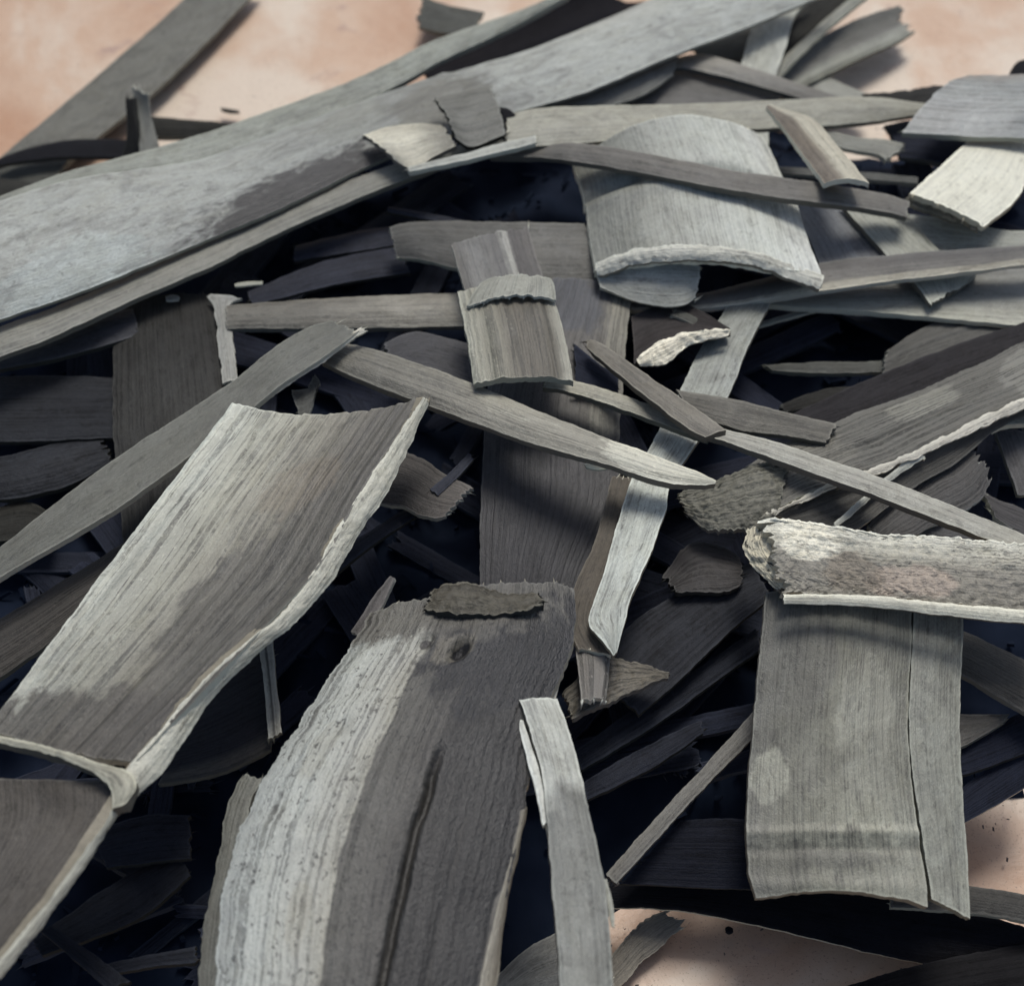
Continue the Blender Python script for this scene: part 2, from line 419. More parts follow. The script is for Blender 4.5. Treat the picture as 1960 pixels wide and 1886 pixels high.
def crumbs():
    me = bpy.data.meshes.new('crumbs'); bm = bmesh.new(); rnd = random.Random(11); n = 0
    while n < 350:
        x = rnd.uniform(-.45, .5); y = rnd.uniform(-.35, .6); d = edged(Vector((x, y)))
        if d > .01 or rnd.random() > math.exp(d / .035) + .03: continue
        n += 1; l = rnd.uniform(.0003, .0013) * (1 if rnd.random() < .93 else 2.2)
        R_ = Matrix.Rotation(rnd.uniform(0, 6.28), 4, 'Z'); c = Vector((x, y, .0005))
        vs = [bm.verts.new(c + R_ @ Vector((a * l, b_ * l * .45, z * l * .4))) for a, b_, z in ((-1, -.6, 0), (.8, -1, 0), (1, .7, 0), (-.7, 1, 0), (.1, 0, 1))]
        for f in ((0, 1, 4), (1, 2, 4), (2, 3, 4), (3, 0, 4), (3, 2, 1, 0)): bm.faces.new([vs[k] for k in f])
    bm.to_mesh(me); bm.free(); m = bpy.data.materials.new('crumb'); m.use_nodes = True
    m.node_tree.nodes['Principled BSDF'].inputs['Base Color'].default_value = (.06, .05, .045, 1)
    me.materials.append(m); o = bpy.data.objects.new('crumbs', me); COL.objects.link(o)
    o['kind'] = 'stuff'; o['label'] = 'tiny dark crumbs of bamboo scattered on the pink floor round the heap'; o['category'] = 'crumbs'
crumbs()

ST = 'bamboo strip'; PC = 'bamboo piece'; SP = 'bamboo splinter'
# ------------------------------------------------------------------ buried charred strips, coloured darker for the deep shade (not told apart)
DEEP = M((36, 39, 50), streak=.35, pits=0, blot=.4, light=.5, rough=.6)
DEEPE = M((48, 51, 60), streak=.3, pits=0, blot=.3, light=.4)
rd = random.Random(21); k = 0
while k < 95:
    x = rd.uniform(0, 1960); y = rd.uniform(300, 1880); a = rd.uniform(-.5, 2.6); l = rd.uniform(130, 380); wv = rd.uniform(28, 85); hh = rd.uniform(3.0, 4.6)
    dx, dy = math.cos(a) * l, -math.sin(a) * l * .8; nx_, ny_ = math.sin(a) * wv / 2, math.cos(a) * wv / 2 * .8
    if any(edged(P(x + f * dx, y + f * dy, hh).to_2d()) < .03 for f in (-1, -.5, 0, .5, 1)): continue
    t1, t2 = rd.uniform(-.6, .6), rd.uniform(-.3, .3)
    S('shade_dark_strip', 'charred bamboo strip buried deep in the heap, coloured blue-black for the shade there', ST,
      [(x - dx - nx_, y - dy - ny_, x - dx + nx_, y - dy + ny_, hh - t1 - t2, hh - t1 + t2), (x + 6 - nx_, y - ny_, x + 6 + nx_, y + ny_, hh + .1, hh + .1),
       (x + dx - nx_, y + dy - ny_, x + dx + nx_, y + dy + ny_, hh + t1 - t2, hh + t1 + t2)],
      bulge=rd.uniform(-.12, .15), mat=DEEP, edge=DEEPE, rag=(30, 30), res=14, group='charred, shade-dark strips buried deep in the heap')
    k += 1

# ------------------------------------------------------------------ top left
S('bamboo_strip', 'dull grey-brown strip lying on the pink floor, slanting up to the top edge', ST,
  [(385, -40, 500, -35), (339, 10, 463, 10), (180, 150, 312, 160), (23, 282, 180, 268), (-30, 330, 110, 330)], h=.9, bulge=.05,
  mat=M((100, 98, 90), streak=.25, pits=.05, blot=.5, light=.2), edge=MID, th=.3)
S('bamboo_strip', 'thin black curved strip at the left edge, arching over the pink floor', ST,
  [(-30, 318, -30, 326), (0, 303, 0, 316), (51, 284, 60, 305), (130, 268, 130, 299), (200, 266, 200, 300), (262, 268, 262, 300)], h=2.4, mat=BLACK, edge=DKB, bulge=.04, rag=(2, 2))
S('bamboo_strip', 'dark brown narrow strip running from the upright splinter to the big pale culm', ST,
  [(268, 222, 275, 262), (350, 228, 350, 262), (463, 237, 463, 262), (560, 250, 560, 280)], h=1.8, mat=DKB, edge=MID, bulge=.15)
t = T('bamboo_splinter', 'short upright splinter, dark on one side and pale on the other, near the pink floor', SP, 268, 300, 2)
S('dark_face', None, None, [(240, 185, 256, 178, 5, 5.2), (243, 250, 262, 250, 3.6, 3.8), (232, 305, 268, 300, 2.4, 2.6)], mat=DKB, edge=DKB, rag=(10, 3), parent=t, bulge=0)
S('pale_face', None, None, [(250, 154, 280, 172, 5.3, 5.2), (262, 230, 290, 225, 3.9, 3.8), (268, 300, 308, 292, 2.7, 2.5)], mat=MIDL, edge=MIDL, rag=(20, 3), parent=t, bulge=.1)
S('bamboo_piece', 'small grey-brown flat piece at the left edge under the black curved strip', PC,
  [(-40, 316, -40, 350), (0, 312, 0, 345), (80, 305, 60, 352), (140, 298, 105, 356)], h=1.4, mat=DKG, edge=MID)
S('bamboo_piece', 'dark brown wedge at the left edge tucked behind the big pale culm', PC,
  [(-40, 338, -40, 420), (0, 340, 0, 410), (60, 350, 55, 390), (112, 353, 112, 372)], h=2.2, mat=DKB, edge=EDGE)
S('bamboo_chip', 'tiny dark sliver lying alone on the pink floor above the big culm', 'bamboo chip', [(421, 206, 423, 211), (440, 209, 440, 215), (458, 211, 459, 216)], h=.35, th=.1, mat=DKB, edge=DKB, rag=(2, 2), lump=0)
S('bamboo_piece', 'short dark ragged piece on the pink floor at the top edge, left of centre', PC,
  [(800, -12, 790, 46), (850, 8, 840, 62), (930, 25, 905, 72)], h=1.2, mat=DKG, edge=MID, rag=(25, 8))

# the big culm
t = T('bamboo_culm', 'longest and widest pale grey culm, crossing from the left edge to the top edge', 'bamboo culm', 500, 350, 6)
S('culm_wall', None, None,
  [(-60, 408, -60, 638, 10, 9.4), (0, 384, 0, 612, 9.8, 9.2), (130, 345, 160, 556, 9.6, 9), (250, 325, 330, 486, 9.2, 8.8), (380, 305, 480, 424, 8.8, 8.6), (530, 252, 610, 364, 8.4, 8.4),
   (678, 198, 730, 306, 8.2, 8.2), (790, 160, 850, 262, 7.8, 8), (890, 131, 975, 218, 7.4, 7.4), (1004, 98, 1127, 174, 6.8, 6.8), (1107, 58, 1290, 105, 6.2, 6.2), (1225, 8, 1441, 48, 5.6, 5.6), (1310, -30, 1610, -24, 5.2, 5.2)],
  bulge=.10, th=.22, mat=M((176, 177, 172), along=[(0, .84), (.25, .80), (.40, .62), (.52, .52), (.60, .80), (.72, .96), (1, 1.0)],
  patch=[(.33, 1.08, .15, .46, (46, 44, 43), 1.0), (.52, .55, .07, .4, (104, 101, 92), .7), (.42, .3, .05, .3, (132, 132, 124), .6), (.1, .9, .08, .3, (176, 182, 180), .6)], streak=.12, pits=.10, blot=.5, light=.12, rough=.45), edge=M((120, 118, 108)),  # first dark patch paints the shaded hollow along the lower flank
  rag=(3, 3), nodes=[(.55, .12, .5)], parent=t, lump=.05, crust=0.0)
S('split_flange', None, None,
  [(-60, 398, -60, 425, 9.4, 9.5), (0, 376, 0, 402, 9.2, 9.3), (123, 330, 140, 352, 9, 9.1), (300, 282, 320, 325, 8.6, 8.7), (463, 231, 470, 282, 8.2, 8.3), (684, 149, 690, 198, 7.6, 7.8), (833, 77, 845, 116, 6.9, 7),
   (1008, 15, 975, 55, 6, 6.2), (1110, -35, 1090, -10, 5.6, 5.8)],
  bulge=.08, th=.35, mat=M((140, 142, 134), streak=.3, pits=.08, blot=.5, light=.3), edge=MIDL, rag=(3, 3), parent=t)
S('hollow_inside', None, None,
  [(790, 100, 850, 160, 4, 4.4), (860, 70, 930, 140, 3.8, 4.2), (955, 45, 1040, 100, 3.4, 3.8), (1060, 0, 1150, 50, 3, 3.3), (1130, -40, 1270, -10, 2.8, 3)], bulge=-.2, th=.3,
  mat=M((20, 18, 24), streak=.2, pits=0, blot=.3, light=.2), edge=BLACK, parent=t)  # near-black colour paints the shade inside the open slot
S('underside', None, None, [(1030, 190, 1045, 212, 6.2, 6), (1150, 152, 1140, 208, 5.8, 5.6), (1262, 108, 1230, 182, 5.4, 5.2), (1300, 108, 1296, 138, 5.2, 5)], bulge=.05,
  mat=M((122, 122, 116), streak=.5), edge=MID, parent=t, rag=(3, 14))
S('bamboo_strip', 'long narrow grey strip with pale flecks running just below the widest culm', ST,
  [(-60, 655, -60, 712, 8.4, 8.6), (0, 626, 0, 682, 8.4, 8.6), (92, 592, 92, 648, 8.3, 8.5), (231, 534, 240, 580, 8.2, 8.3), (385, 464, 400, 512, 8.1, 8.2), (483, 420, 500, 462, 8, 8), (643, 355, 650, 394, 8, 8), (745, 318, 752, 353, 8.1, 8.1), (870, 280, 880, 308, 8.2, 8.2), (1010, 262, 1015, 282, 8.4, 8.4)],
  bulge=.08, mat=M((124, 122, 116), streak=.4, pits=.15, blot=.5, light=.5), edge=M((98, 94, 86)), rag=(3, 10))
S('bamboo_piece', 'squarish grey fragment bridging the break in the widest culm', PC,
  [(826, 188, 870, 262), (880, 176, 905, 280), (941, 163, 974, 254)], h=9.6, mat=M((112, 111, 106), streak=.3), edge=DKB, bulge=.05, rag=(10, 8))
S('bamboo_piece', 'cream ragged chip with a torn brown end beside the break in the widest culm', PC,
  [(686, 262, 745, 300), (740, 244, 790, 322), (802, 236, 830, 300), (850, 240, 878, 276)], h=9.4, mat=M((190, 184, 164), along=[(0, 1.1), (.5, 1), (.8, .5), (1, .4)], streak=.3, pits=.2), edge=EDGED, rag=(16, 10), bulge=.08)
S('bamboo_splinter', 'pale thin splinter pointing right, just under the squarish grey fragment', SP,
  [(775, 322, 778, 330), (880, 296, 884, 308), (960, 274, 960, 290), (1030, 258, 1030, 272)], h=9.7, mat=LITE, rag=(8, 8), bulge=.05)
S('bamboo_chip', 'small dark triangular chip between the squarish fragment and the long horizontal strip', 'bamboo chip',
  [(955, 205, 958, 222), (975, 210, 965, 240), (1006, 240, 985, 243)], h=9.2, th=.15, mat=BLACK, edge=BLACK, rag=(3, 3))

# ------------------------------------------------------------------ top right
S('bamboo_strip', 'long olive-grey strip lying level across the top, under the slanting two-tone piece', ST,
  [(965, 222, 960, 282, 9.2, 9.2), (1040, 206, 1055, 278, 8.9, 8.9), (1160, 202, 1170, 268, 8.4, 8.4), (1281, 200, 1302, 250, 8, 8), (1466, 193, 1470, 246, 7.3, 7.3), (1646, 185, 1640, 236, 6.6, 6.6), (1754, 196, 1740, 222, 6, 6), (1800, 204, 1800, 212, 5.8, 5.8)],
  bulge=.08, mat=M((146, 143, 132), streak=.3, pits=.05, light=.3), edge=EDGED, rag=(12, 4))
S('bamboo_strip', 'long dark brown-grey strip sloping down right over the pale arched culm piece', ST,
  [(940, 284, 935, 298, 8.3, 8.3), (1035, 278, 1035, 302, 8.7, 8.7), (1107, 273, 1107, 309, 9.6, 9.6), (1261, 298, 1280, 341, 10.6, 10.6), (1415, 328, 1425, 368, 10.7, 10.7), (1569, 350, 1570, 388, 10, 10), (1680, 368, 1680, 402, 9.2, 9.2), (1745, 386, 1740, 416, 8.8, 8.8)],
  bulge=.06, mat=M((108, 104, 98), streak=.35, pits=.03, light=.35), edge=M((82, 78, 72)), rag=(6, 8), th=.35)
t = T('bamboo_culm_piece', 'broad pale arched piece with a bright ragged front rim under the sloping dark strip', 'bamboo piece', 1340, 470, 8)
S('culm_wall', None, None,
  [(1096, 312, 1462, 262, 7.6, 7.6), (1110, 350, 1490, 322, 8, 8), (1122, 395, 1523, 392, 8.6, 8.4), (1128, 450, 1548, 460, 8.8, 8.8), (1140, 520, 1576, 542, 9.1, 9.1)],
  bulge=(.20, .10), th=.45, nodes=[(.40, -.55, .40), (.52, .2, .5)], mat=M((176, 174, 160), bands=[(0, (104, 104, 97)), (.3, (142, 142, 134)), (.75, (180, 181, 173)), (1, (192, 192, 186))], along=[(0, .95), (1, 1.05)], streak=.22, pits=.06, blot=.4, light=.3, rough=.55),  # groove added across the wall to hold the crescent of shade
  edge=M((200, 194, 176), pits=.6, light=.6), rag=(6, 8), parent=t, lump=.12)
S('front_rim', None, None,
  [(1138, 504, 1142, 530, 9.3, 9.1), (1205, 480, 1210, 508, 10.1, 9.8), (1280, 470, 1285, 500, 10.5, 10.2), (1360, 470, 1364, 500, 10.5, 10.2), (1440, 482, 1446, 510, 10.3, 10.0), (1520, 508, 1522, 536, 9.6, 9.4), (1580, 528, 1570, 556, 9.2, 9.1)],
  bulge=.15, th=.25, mat=M((178, 176, 164), streak=.3, pits=.6, blot=.9, light=.7), edge=M((130, 122, 108), pits=.6), rag=(4, 4), parent=t, lump=.08, jag=5, crust=.03)
S('torn_flap', None, None,
  [(1138, 518, 1146, 548, 9, 8.8), (1180, 506, 1205, 573, 9.3, 8.5), (1240, 502, 1250, 584, 9.5, 8.4), (1300, 504, 1305, 585, 9.4, 8.4), (1346, 510, 1338, 565, 9.2, 8.5)], bulge=.03,
  mat=M((158, 157, 148), streak=.1, blot=.5), edge=EDGE, parent=t, rag=(4, 8))
S('bamboo_strip', 'slanting two-tone strip, dark brown and pale, crossing the level olive-grey strip', ST,
  [(1466, 203, 1478, 200, 8.6, 8.6), (1500, 245, 1555, 228, 9, 9), (1533, 290, 1600, 275, 10, 10), (1579, 352, 1664, 352, 11, 11)],
  bulge=.12, mat=M(bands=[(0, (104, 94, 82)), (.35, (116, 106, 92)), (.5, (178, 172, 154)), (1, (168, 162, 145))], streak=.3, pits=.1), edge=EDGE, rag=(2, 4), lump=.06)
S('bamboo_piece', 'light ragged tongue poking out right of the slanting two-tone piece', PC,
  [(1572, 248, 1580, 270), (1640, 262, 1620, 284), (1700, 268, 1680, 296), (1745, 278, 1702, 314)], h=6.4, mat=MIDL, rag=(4, 18))
S('bamboo_strip', 'thin grey strip seen in the dark gap right of the two-tone piece', ST,
  [(1480, 318, 1480, 330), (1600, 326, 1600, 338), (1700, 334, 1700, 346), (1760, 340, 1760, 350)], h=6, mat=DKG, edge=MIDL)
S('bamboo_piece', 'bluish grey flat panel just right of the pale arched piece', PC,
  [(1500, 382, 1600, 384, 7, 7), (1545, 450, 1665, 448, 7, 7), (1570, 508, 1712, 500, 7, 7)], mat=M((112, 114, 116), streak=.2, pits=.02), edge=DKG, bulge=.03)
S('bamboo_strip', 'light slanting piece with a torn pale foot, passing under the dark strip at the right', ST,
  [(1608, 388, 1728, 398, 7.5, 7.2), (1650, 435, 1765, 440, 7.5, 7.2), (1697, 488, 1800, 480, 7.4, 7.2), (1745, 535, 1870, 512, 7.4, 7.2), (1788, 590, 1850, 548, 7.3, 7.2)],
  bulge=.05, mat=M((146, 146, 138), streak=.25, along=[(0, 1), (.7, .95), (.85, 1.2), (1, 1.25)]), edge=EDGED, rag=(4, 14))
S('bamboo_piece', 'grey wedge beneath the cream panel at the right edge', PC,
  [(1735, 410, 1770, 492, 6.9, 6.7), (1830, 420, 1840, 488, 6.9, 6.7), (1920, 440, 1930, 482, 6.9, 6.7), (2010, 440, 2010, 490, 6.9, 6.7)], mat=M((150, 150, 142), streak=.3), edge=DKG, bulge=.04, rag=(4, 3))
t = T('bamboo_piece', 'brightest cream flat panel at the right edge with a torn brown end', PC, 1850, 340, 7)
S('panel', None, None, [(1880, 245, 1985, 285, 6.6, 6.8), (1800, 318, 1950, 375, 8, 8), (1738, 372, 1880, 436, 9, 9)], bulge=.04, th=.3, mat=M((214, 210, 194), streak=.2, pits=.05, blot=.2, light=.2), rag=(3, 12), edge=M((160, 150, 130), pits=.6), parent=t)
S('torn_end', None, None, [(1755, 366, 1720, 384, 8.8, 8.4), (1800, 372, 1790, 412, 8.7, 8.2), (1850, 398, 1840, 430, 8.7, 8.2), (1882, 432, 1868, 442, 8.8, 8.6)], bulge=.1, crust=.06, mat=M((120, 112, 98), pits=.6, light=.6), edge=EDGED, rag=(6, 6), jag=6, parent=t)
S('bamboo_piece', 'glossy bluish grey panel in the top right corner above the cream panel', PC,
  [(1870, 146, 1722, 252, 6.6, 7.4), (1925, 144, 1860, 262, 6.9, 7.8), (2020, 140, 2000, 262, 7, 8)], bulge=.13, mat=M((140, 142, 142), streak=.15, pits=.1, blot=.7, light=.5, rough=.34), edge=MIDL, rag=(8, 3), lump=.15)
S('bamboo_piece', 'black ragged shard behind the glossy panel in the top right', PC,
  [(1640, 178, 1650, 205), (1720, 176, 1720, 212), (1790, 164, 1790, 218), (1860, 172, 1850, 215)], h=4.6, mat=DKB, edge=DKB, rag=(30, 12), jag=7)
S('bamboo_chip', 'small black chip cut by the right edge at the top, above the glossy panel', 'bamboo chip', [(1932, 138, 1928, 152), (1950, 118, 1950, 152), (1990, 110, 1990, 150)], h=5.5, mat=BLACK, edge=BLACK)
S('bamboo_piece', 'dark flat piece in the gap below the glossy panel', PC,
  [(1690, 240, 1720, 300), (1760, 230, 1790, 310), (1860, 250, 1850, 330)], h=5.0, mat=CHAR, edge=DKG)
S('bamboo_strip', 'short white strip at the top edge, right of the widest culm', ST,
  [(1452, 10, 1560, -10, 3.6, 3.6), (1441, 46, 1523, 26, 3.7, 3.7), (1428, 90, 1505, 85, 3.8, 3.8), (1420, 126, 1487, 140, 3.9, 3.9), (1425, 190, 1475, 200, 3.9, 3.9), (1430, 252, 1470, 280, 3.9, 3.9)], bulge=.05, mat=PALE)
S('bamboo_piece', 'dark grey triangle between the widest culm and the short white strip', PC,
  [(1325, 85, 1330, 112), (1390, 60, 1385, 128), (1450, 30, 1440, 135)], h=2.8, mat=DKG, edge=DKG)
S('bamboo_piece', 'dark forked leaf-like piece on the pink floor at the top right', PC,
  [(1480, 132, 1500, 185, 2.4, 2.4), (1560, 78, 1570, 150, 2.2, 2), (1630, 42, 1655, 108, 2, 1.8), (1690, 20, 1722, 78, 1.8, 1.5), (1745, 6, 1762, 52, 1.7, 1.4)],
  bulge=-.14, mat=M((104, 104, 98), bands=[(0, (92, 90, 84)), (.4, (86, 84, 78)), (.7, (136, 136, 128)), (1, (110, 110, 100))], streak=.3), edge=DKG, rag=(3, 45), spike=1.4)
S('bamboo_strip', 'pale ribbon curving along the left side of the forked piece', ST,
  [(1478, 130, 1488, 152), (1530, 82, 1540, 98), (1590, 28, 1603, 40), (1650, -20, 1665, -10)], h=3.0, mat=MIDL, bulge=.1)
S('bamboo_piece', 'dark panel at the top edge between the white strip and the pale ribbon', PC,
  [(1535, -20, 1660, -30), (1518, 30, 1590, 30), (1500, 90, 1535, 85), (1488, 130, 1500, 125)], h=2.4, mat=DKB, edge=DKG)
S('bamboo_strip', 'light-topped narrow strip crossing below the short white strip', ST,
  [(1262, 118, 1262, 138), (1345, 104, 1310, 130), (1466, 139, 1420, 156), (1590, 180, 1520, 184), (1650, 205, 1600, 212)], h=4.8, mat=M((132, 128, 118), along=[(0, .8), (.3, 1.2), (.6, .8), (1, .7)]), edge=DKG)
S('bamboo_piece', 'grey sloping panel just above the level olive-grey strip', PC,
  [(1180, 200, 1180, 230), (1275, 128, 1240, 215), (1380, 150, 1370, 215), (1500, 180, 1480, 220)], h=4.0, mat=M((100, 98, 94)), edge=DKG)
S('bamboo_strip', 'dusty pale strip lying on the floor behind the level olive-grey strip', ST,
  [(1480, 140, 1500, 190), (1560, 140, 1560, 190), (1640, 172, 1620, 206), (1680, 190, 1660, 210)], h=1.6, mat=MIDL, edge=MID, rag=(4, 20))
S('bamboo_strip', 'dark strip with a pale lower edge running to the right edge below the cream panel', ST,
  [(1205, 576, 1205, 592, 7.4, 7.4), (1350, 560, 1350, 590, 7.6, 7.6), (1450, 535, 1460, 575, 7.8, 7.8), (1574, 502, 1570, 556, 8, 8), (1697, 488, 1700, 538, 8.2, 8.2), (1826, 478, 1830, 522, 8.4, 8.4), (1960, 470, 1960, 506, 8.6, 8.6), (2020, 466, 2020, 500, 8.6, 8.6)],
  bulge=.12, mat=M(bands=[(0, (104, 102, 98)), (.35, (82, 78, 74)), (.75, (108, 104, 96)), (.86, (178, 170, 150)), (1, (186, 178, 158))], streak=.25), edge=EDGE)
S('bamboo_strip', 'wide smooth grey strip widening to the right edge under the pale-edged dark strip', ST,
  [(1200, 580, 1200, 592, 6.4, 6.6), (1400, 560, 1390, 580, 6.4, 6.6), (1569, 545, 1569, 590, 6.4, 6.6), (1754, 520, 1754, 604, 6.4, 6.7), (1960, 500, 1960, 624, 6.4, 6.8), (2020, 495, 2020, 632, 6.4, 6.8)],
  bulge=.05, mat=M((128, 128, 122), bands=[(0, (108, 108, 106)), (.6, (124, 123, 118)), (.8, (150, 148, 138)), (1, (160, 158, 146))], streak=.2, pits=.02), edge=EDGE)
S('bamboo_splinter', 'hair-thin grey splinter slanting across the dark gap right of the long white strip', SP,
  [(1440, 620, 1442, 628), (1510, 600, 1512, 608), (1580, 582, 1582, 590)], h=6.1, mat=MIDL, th=.15, rag=(3, 3))
S('bamboo_splinter', 'dull horizontal splinter floating in the dark gap at the right', SP,
  [(1460, 698, 1475, 708), (1560, 693, 1560, 713), (1640, 692, 1640, 713), (1710, 690, 1700, 712)], h=5.9, mat=DKG, edge=MID)
S('bamboo_splinter', 'blurred dark splinter below the dull horizontal one in the right gap', SP,
  [(1490, 776, 1500, 788), (1570, 746, 1590, 772), (1660, 735, 1660, 756)], h=5.8, mat=DKB, edge=DKG)
S('bamboo_strip', 'grooved grey strip rising to the right edge above the mottled brown strip', ST,
  [(1690, 676, 1680, 725, 6.1, 6.1), (1760, 630, 1770, 700, 6.2, 6.2), (1860, 590, 1880, 670, 6.2, 6.2), (2000, 540, 2010, 640, 6.2, 6.2)], mat=M((92, 90, 86), streak=.8, light=.5), edge=MIDL, ridge=.08, rag=(14, 3), bulge=.06)
S('bamboo_strip', 'dark brown strip lying behind the mottled brown strip at the right edge', ST,
  [(1500, 800, 1540, 830, 6.9, 6.9), (1640, 735, 1700, 790, 6.9, 6.9), (1800, 670, 1830, 740, 6.9, 6.9), (2010, 600, 2010, 680, 6.9, 6.9)], mat=M((46, 44, 46), streak=.3), edge=DKB, bulge=.05)

# ------------------------------------------------------------------ centre
S('bamboo_piece', 'dark grey curved panel lying crosswise behind the two short upright pieces', PC,
  [(742, 436, 756, 492, 8, 7.6), (800, 424, 820, 500, 8.2, 7.8), (950, 424, 950, 530, 8.2, 7.8), (1040, 426, 1050, 540, 8.2, 7.8), (1122, 428, 1150, 540, 8, 7.8)],
  bulge=.1, mat=M((98, 96, 92), along=[(0, .7), (.5, .7), (.75, 1.1), (1, .9)], streak=.3, pits=.08), edge=MIDL, rag=(8, 6), lump=.1)
S('bamboo_piece', 'short dark piece with one pale stripe, right behind the ribbed brown piece', PC,
  [(863, 462, 1010, 428, 9.2, 9.2), (876, 510, 1030, 500, 9.4, 9.4), (895, 575, 1052, 560, 9.6, 9.6)],
  bulge=.08, mat=M(bands=[(0, (96, 92, 86)), (.2, (112, 110, 106)), (.55, (82, 80, 78)), (.66, (150, 148, 140)), (.74, (64, 60, 58)), (1, (84, 80, 76))], streak=.5), edge=MIDL, rag=(16, 3), nodes=[], bow=(10, 0))
t = T('bamboo_piece', 'short ribbed brown piece with a smooth pale grey cap, upright in the middle', PC, 990, 650, 9)
S('ribbed_body', None, None, [(876, 560, 1050, 545, 10.4, 10.4), (892, 640, 1078, 630, 10.8, 10.8), (908, 738, 1098, 733, 11, 11)],
  bulge=.10, th=.35, mat=M(bands=[(0, (158, 156, 143)), (.25, (134, 130, 117)), (.55, (94, 88, 78)), (.85, (92, 87, 78)), (1, (158, 155, 143))], streak=1.0, pits=.1, blot=.3, light=.6, fine=520, bump=1.0), edge=MIDL, ridge=.14, rag=(2, 5), parent=t)
S('bark_cap', None, None, [(932, 532, 1050, 528, 10.9, 10.9), (914, 548, 1060, 545, 10.9, 10.9), (890, 592, 1064, 578, 10.9, 10.9)], bulge=.12, th=.15, mat=M((150, 149, 136), streak=.1, pits=.1, blot=.4), edge=LITE, rag=(10, 10), parent=t, lump=.06)
S('bamboo_strip', 'wide upright dark brown strip with fibrous top, running down the centre behind the pale strip', ST,
  [(1040, 530, 1212, 545, 8, 8), (1000, 620, 1200, 640, 8, 8), (935, 740, 1192, 740, 7.8, 7.8), (926, 850, 1184, 850, 7.5, 7.5), (920, 970, 1182, 960, 7.2, 7.2), (918, 1080, 1130, 1080, 6.8, 6.8), (920, 1170, 1100, 1170, 6.4, 6.4)],
  bulge=.04, th=.3, mat=M((120, 114, 106), bands=[(0, (92, 90, 88)), (.3, (74, 71, 70)), (.75, (96, 92, 86)), (.85, (128, 124, 112)), (1, (106, 102, 92))], along=[(0, 1.1), (.45, .8), (.53, .5), (1, .3)], patch=[(.85, .5, .36, 1.2, (46, 45, 48), .9), (.10, .3, .12, .5, (70, 72, 78), .8)], streak=.8, light=.45, fine=700), edge=MID, ridge=.04)  # lower half darkened in colour for shadow as well as stain
S('bamboo_piece', 'near-black triangle against the upright dark strip, left of the thin crossing strip', PC,
  [(1095, 655, 1100, 745, 8.6, 8.6), (1140, 690, 1140, 748, 8.6, 8.6), (1186, 725, 1186, 770, 8.6, 8.6)], mat=CHAR, edge=DKB)
S('bamboo_strip', 'level grey-brown strip in the dark gap left of the ribbed piece', ST,
  [(430, 584, 430, 628), (560, 575, 555, 629), (689, 567, 690, 627), (800, 563, 800, 626), (900, 560, 900, 624)], h=7.4, bulge=.15, mat=M((112, 108, 98), along=[(0, .7), (.35, .75), (.7, 1.4), (1, 1)], streak=.25, pits=0, rough=.5), edge=DKG)
S('bamboo_piece', 'dark grey pointed piece under the level grey-brown strip, beside the ribbed piece', PC,
  [(726, 660, 750, 694), (792, 634, 800, 706), (860, 648, 850, 716), (915, 662, 915, 745)], h=7.6, mat=M((72, 71, 72)), edge=DKG, rag=(10, 3))
t = T('bamboo_strip', 'smooth grey-brown strip rising from the left edge to a pale broken point', ST, 330, 850, 9)
S('strip_body', None, None, [(-50, 1085, -50, 1135, 9.2, 9.2), (0, 1046, 0, 1104, 9.4, 9.4), (216, 880, 220, 975, 9.9, 9.9), (427, 742, 430, 822, 10.3, 10.3), (520, 668, 540, 735, 10.5, 10.5), (590, 626, 610, 690, 10.6, 10.6), (640, 612, 694, 628, 10.7, 10.7)],
  bulge=.04, mat=M((110, 109, 100), streak=.2, pits=.03, blot=.35, light=.15), edge=EDGE, rag=(3, 16), parent=t, th=.3)
S('broken_edge', None, None, [(480, 776, 500, 776, 10.3, 10.1), (535, 734, 552, 738, 10.4, 10.2), (592, 696, 606, 702, 10.5, 10.3), (650, 650, 664, 656, 10.6, 10.5), (694, 624, 706, 630, 10.7, 10.6)], bulge=.1, th=.2, mat=M((190, 184, 168), pits=.3), rag=(4, 8), jag=4, parent=t)
S('bamboo_strip', 'long grey strip tapering to a pale torn point over the long white strip', ST,
  [(636, 655, 612, 690, 9.6, 9.6), (690, 662, 680, 722, 9.8, 9.8), (802, 695, 790, 765, 10.1, 10.1), (925, 742, 925, 815, 10.4, 10.4), (1045, 792, 1040, 855, 10.8, 10.8), (1158, 836, 1160, 888, 11, 11), (1260, 874, 1262, 920, 11, 11), (1330, 900, 1335, 928, 10.9, 10.9), (1374, 920, 1372, 926, 10.8, 10.8)],
  bulge=.10, th=.38, mat=M((128, 124, 112), along=[(0, .55), (.3, .75), (.45, 1), (.7, 1.15), (1, 1.2)], patch=[(.90, .4, .17, .9, (200, 196, 178), .9), (.5, .2, .12, .4, (150, 146, 132), .8)], streak=.4, pits=.15, light=.5), edge=M((96, 90, 80)), rag=(6, 4))
S('bamboo_chip', 'tiny pale chip stuck beneath the long tapering strip', 'bamboo chip', [(1115, 888, 1120, 894), (1140, 882, 1142, 898), (1165, 886, 1170, 896)], h=9.6, th=.12, mat=CREAM, rag=(5, 5))
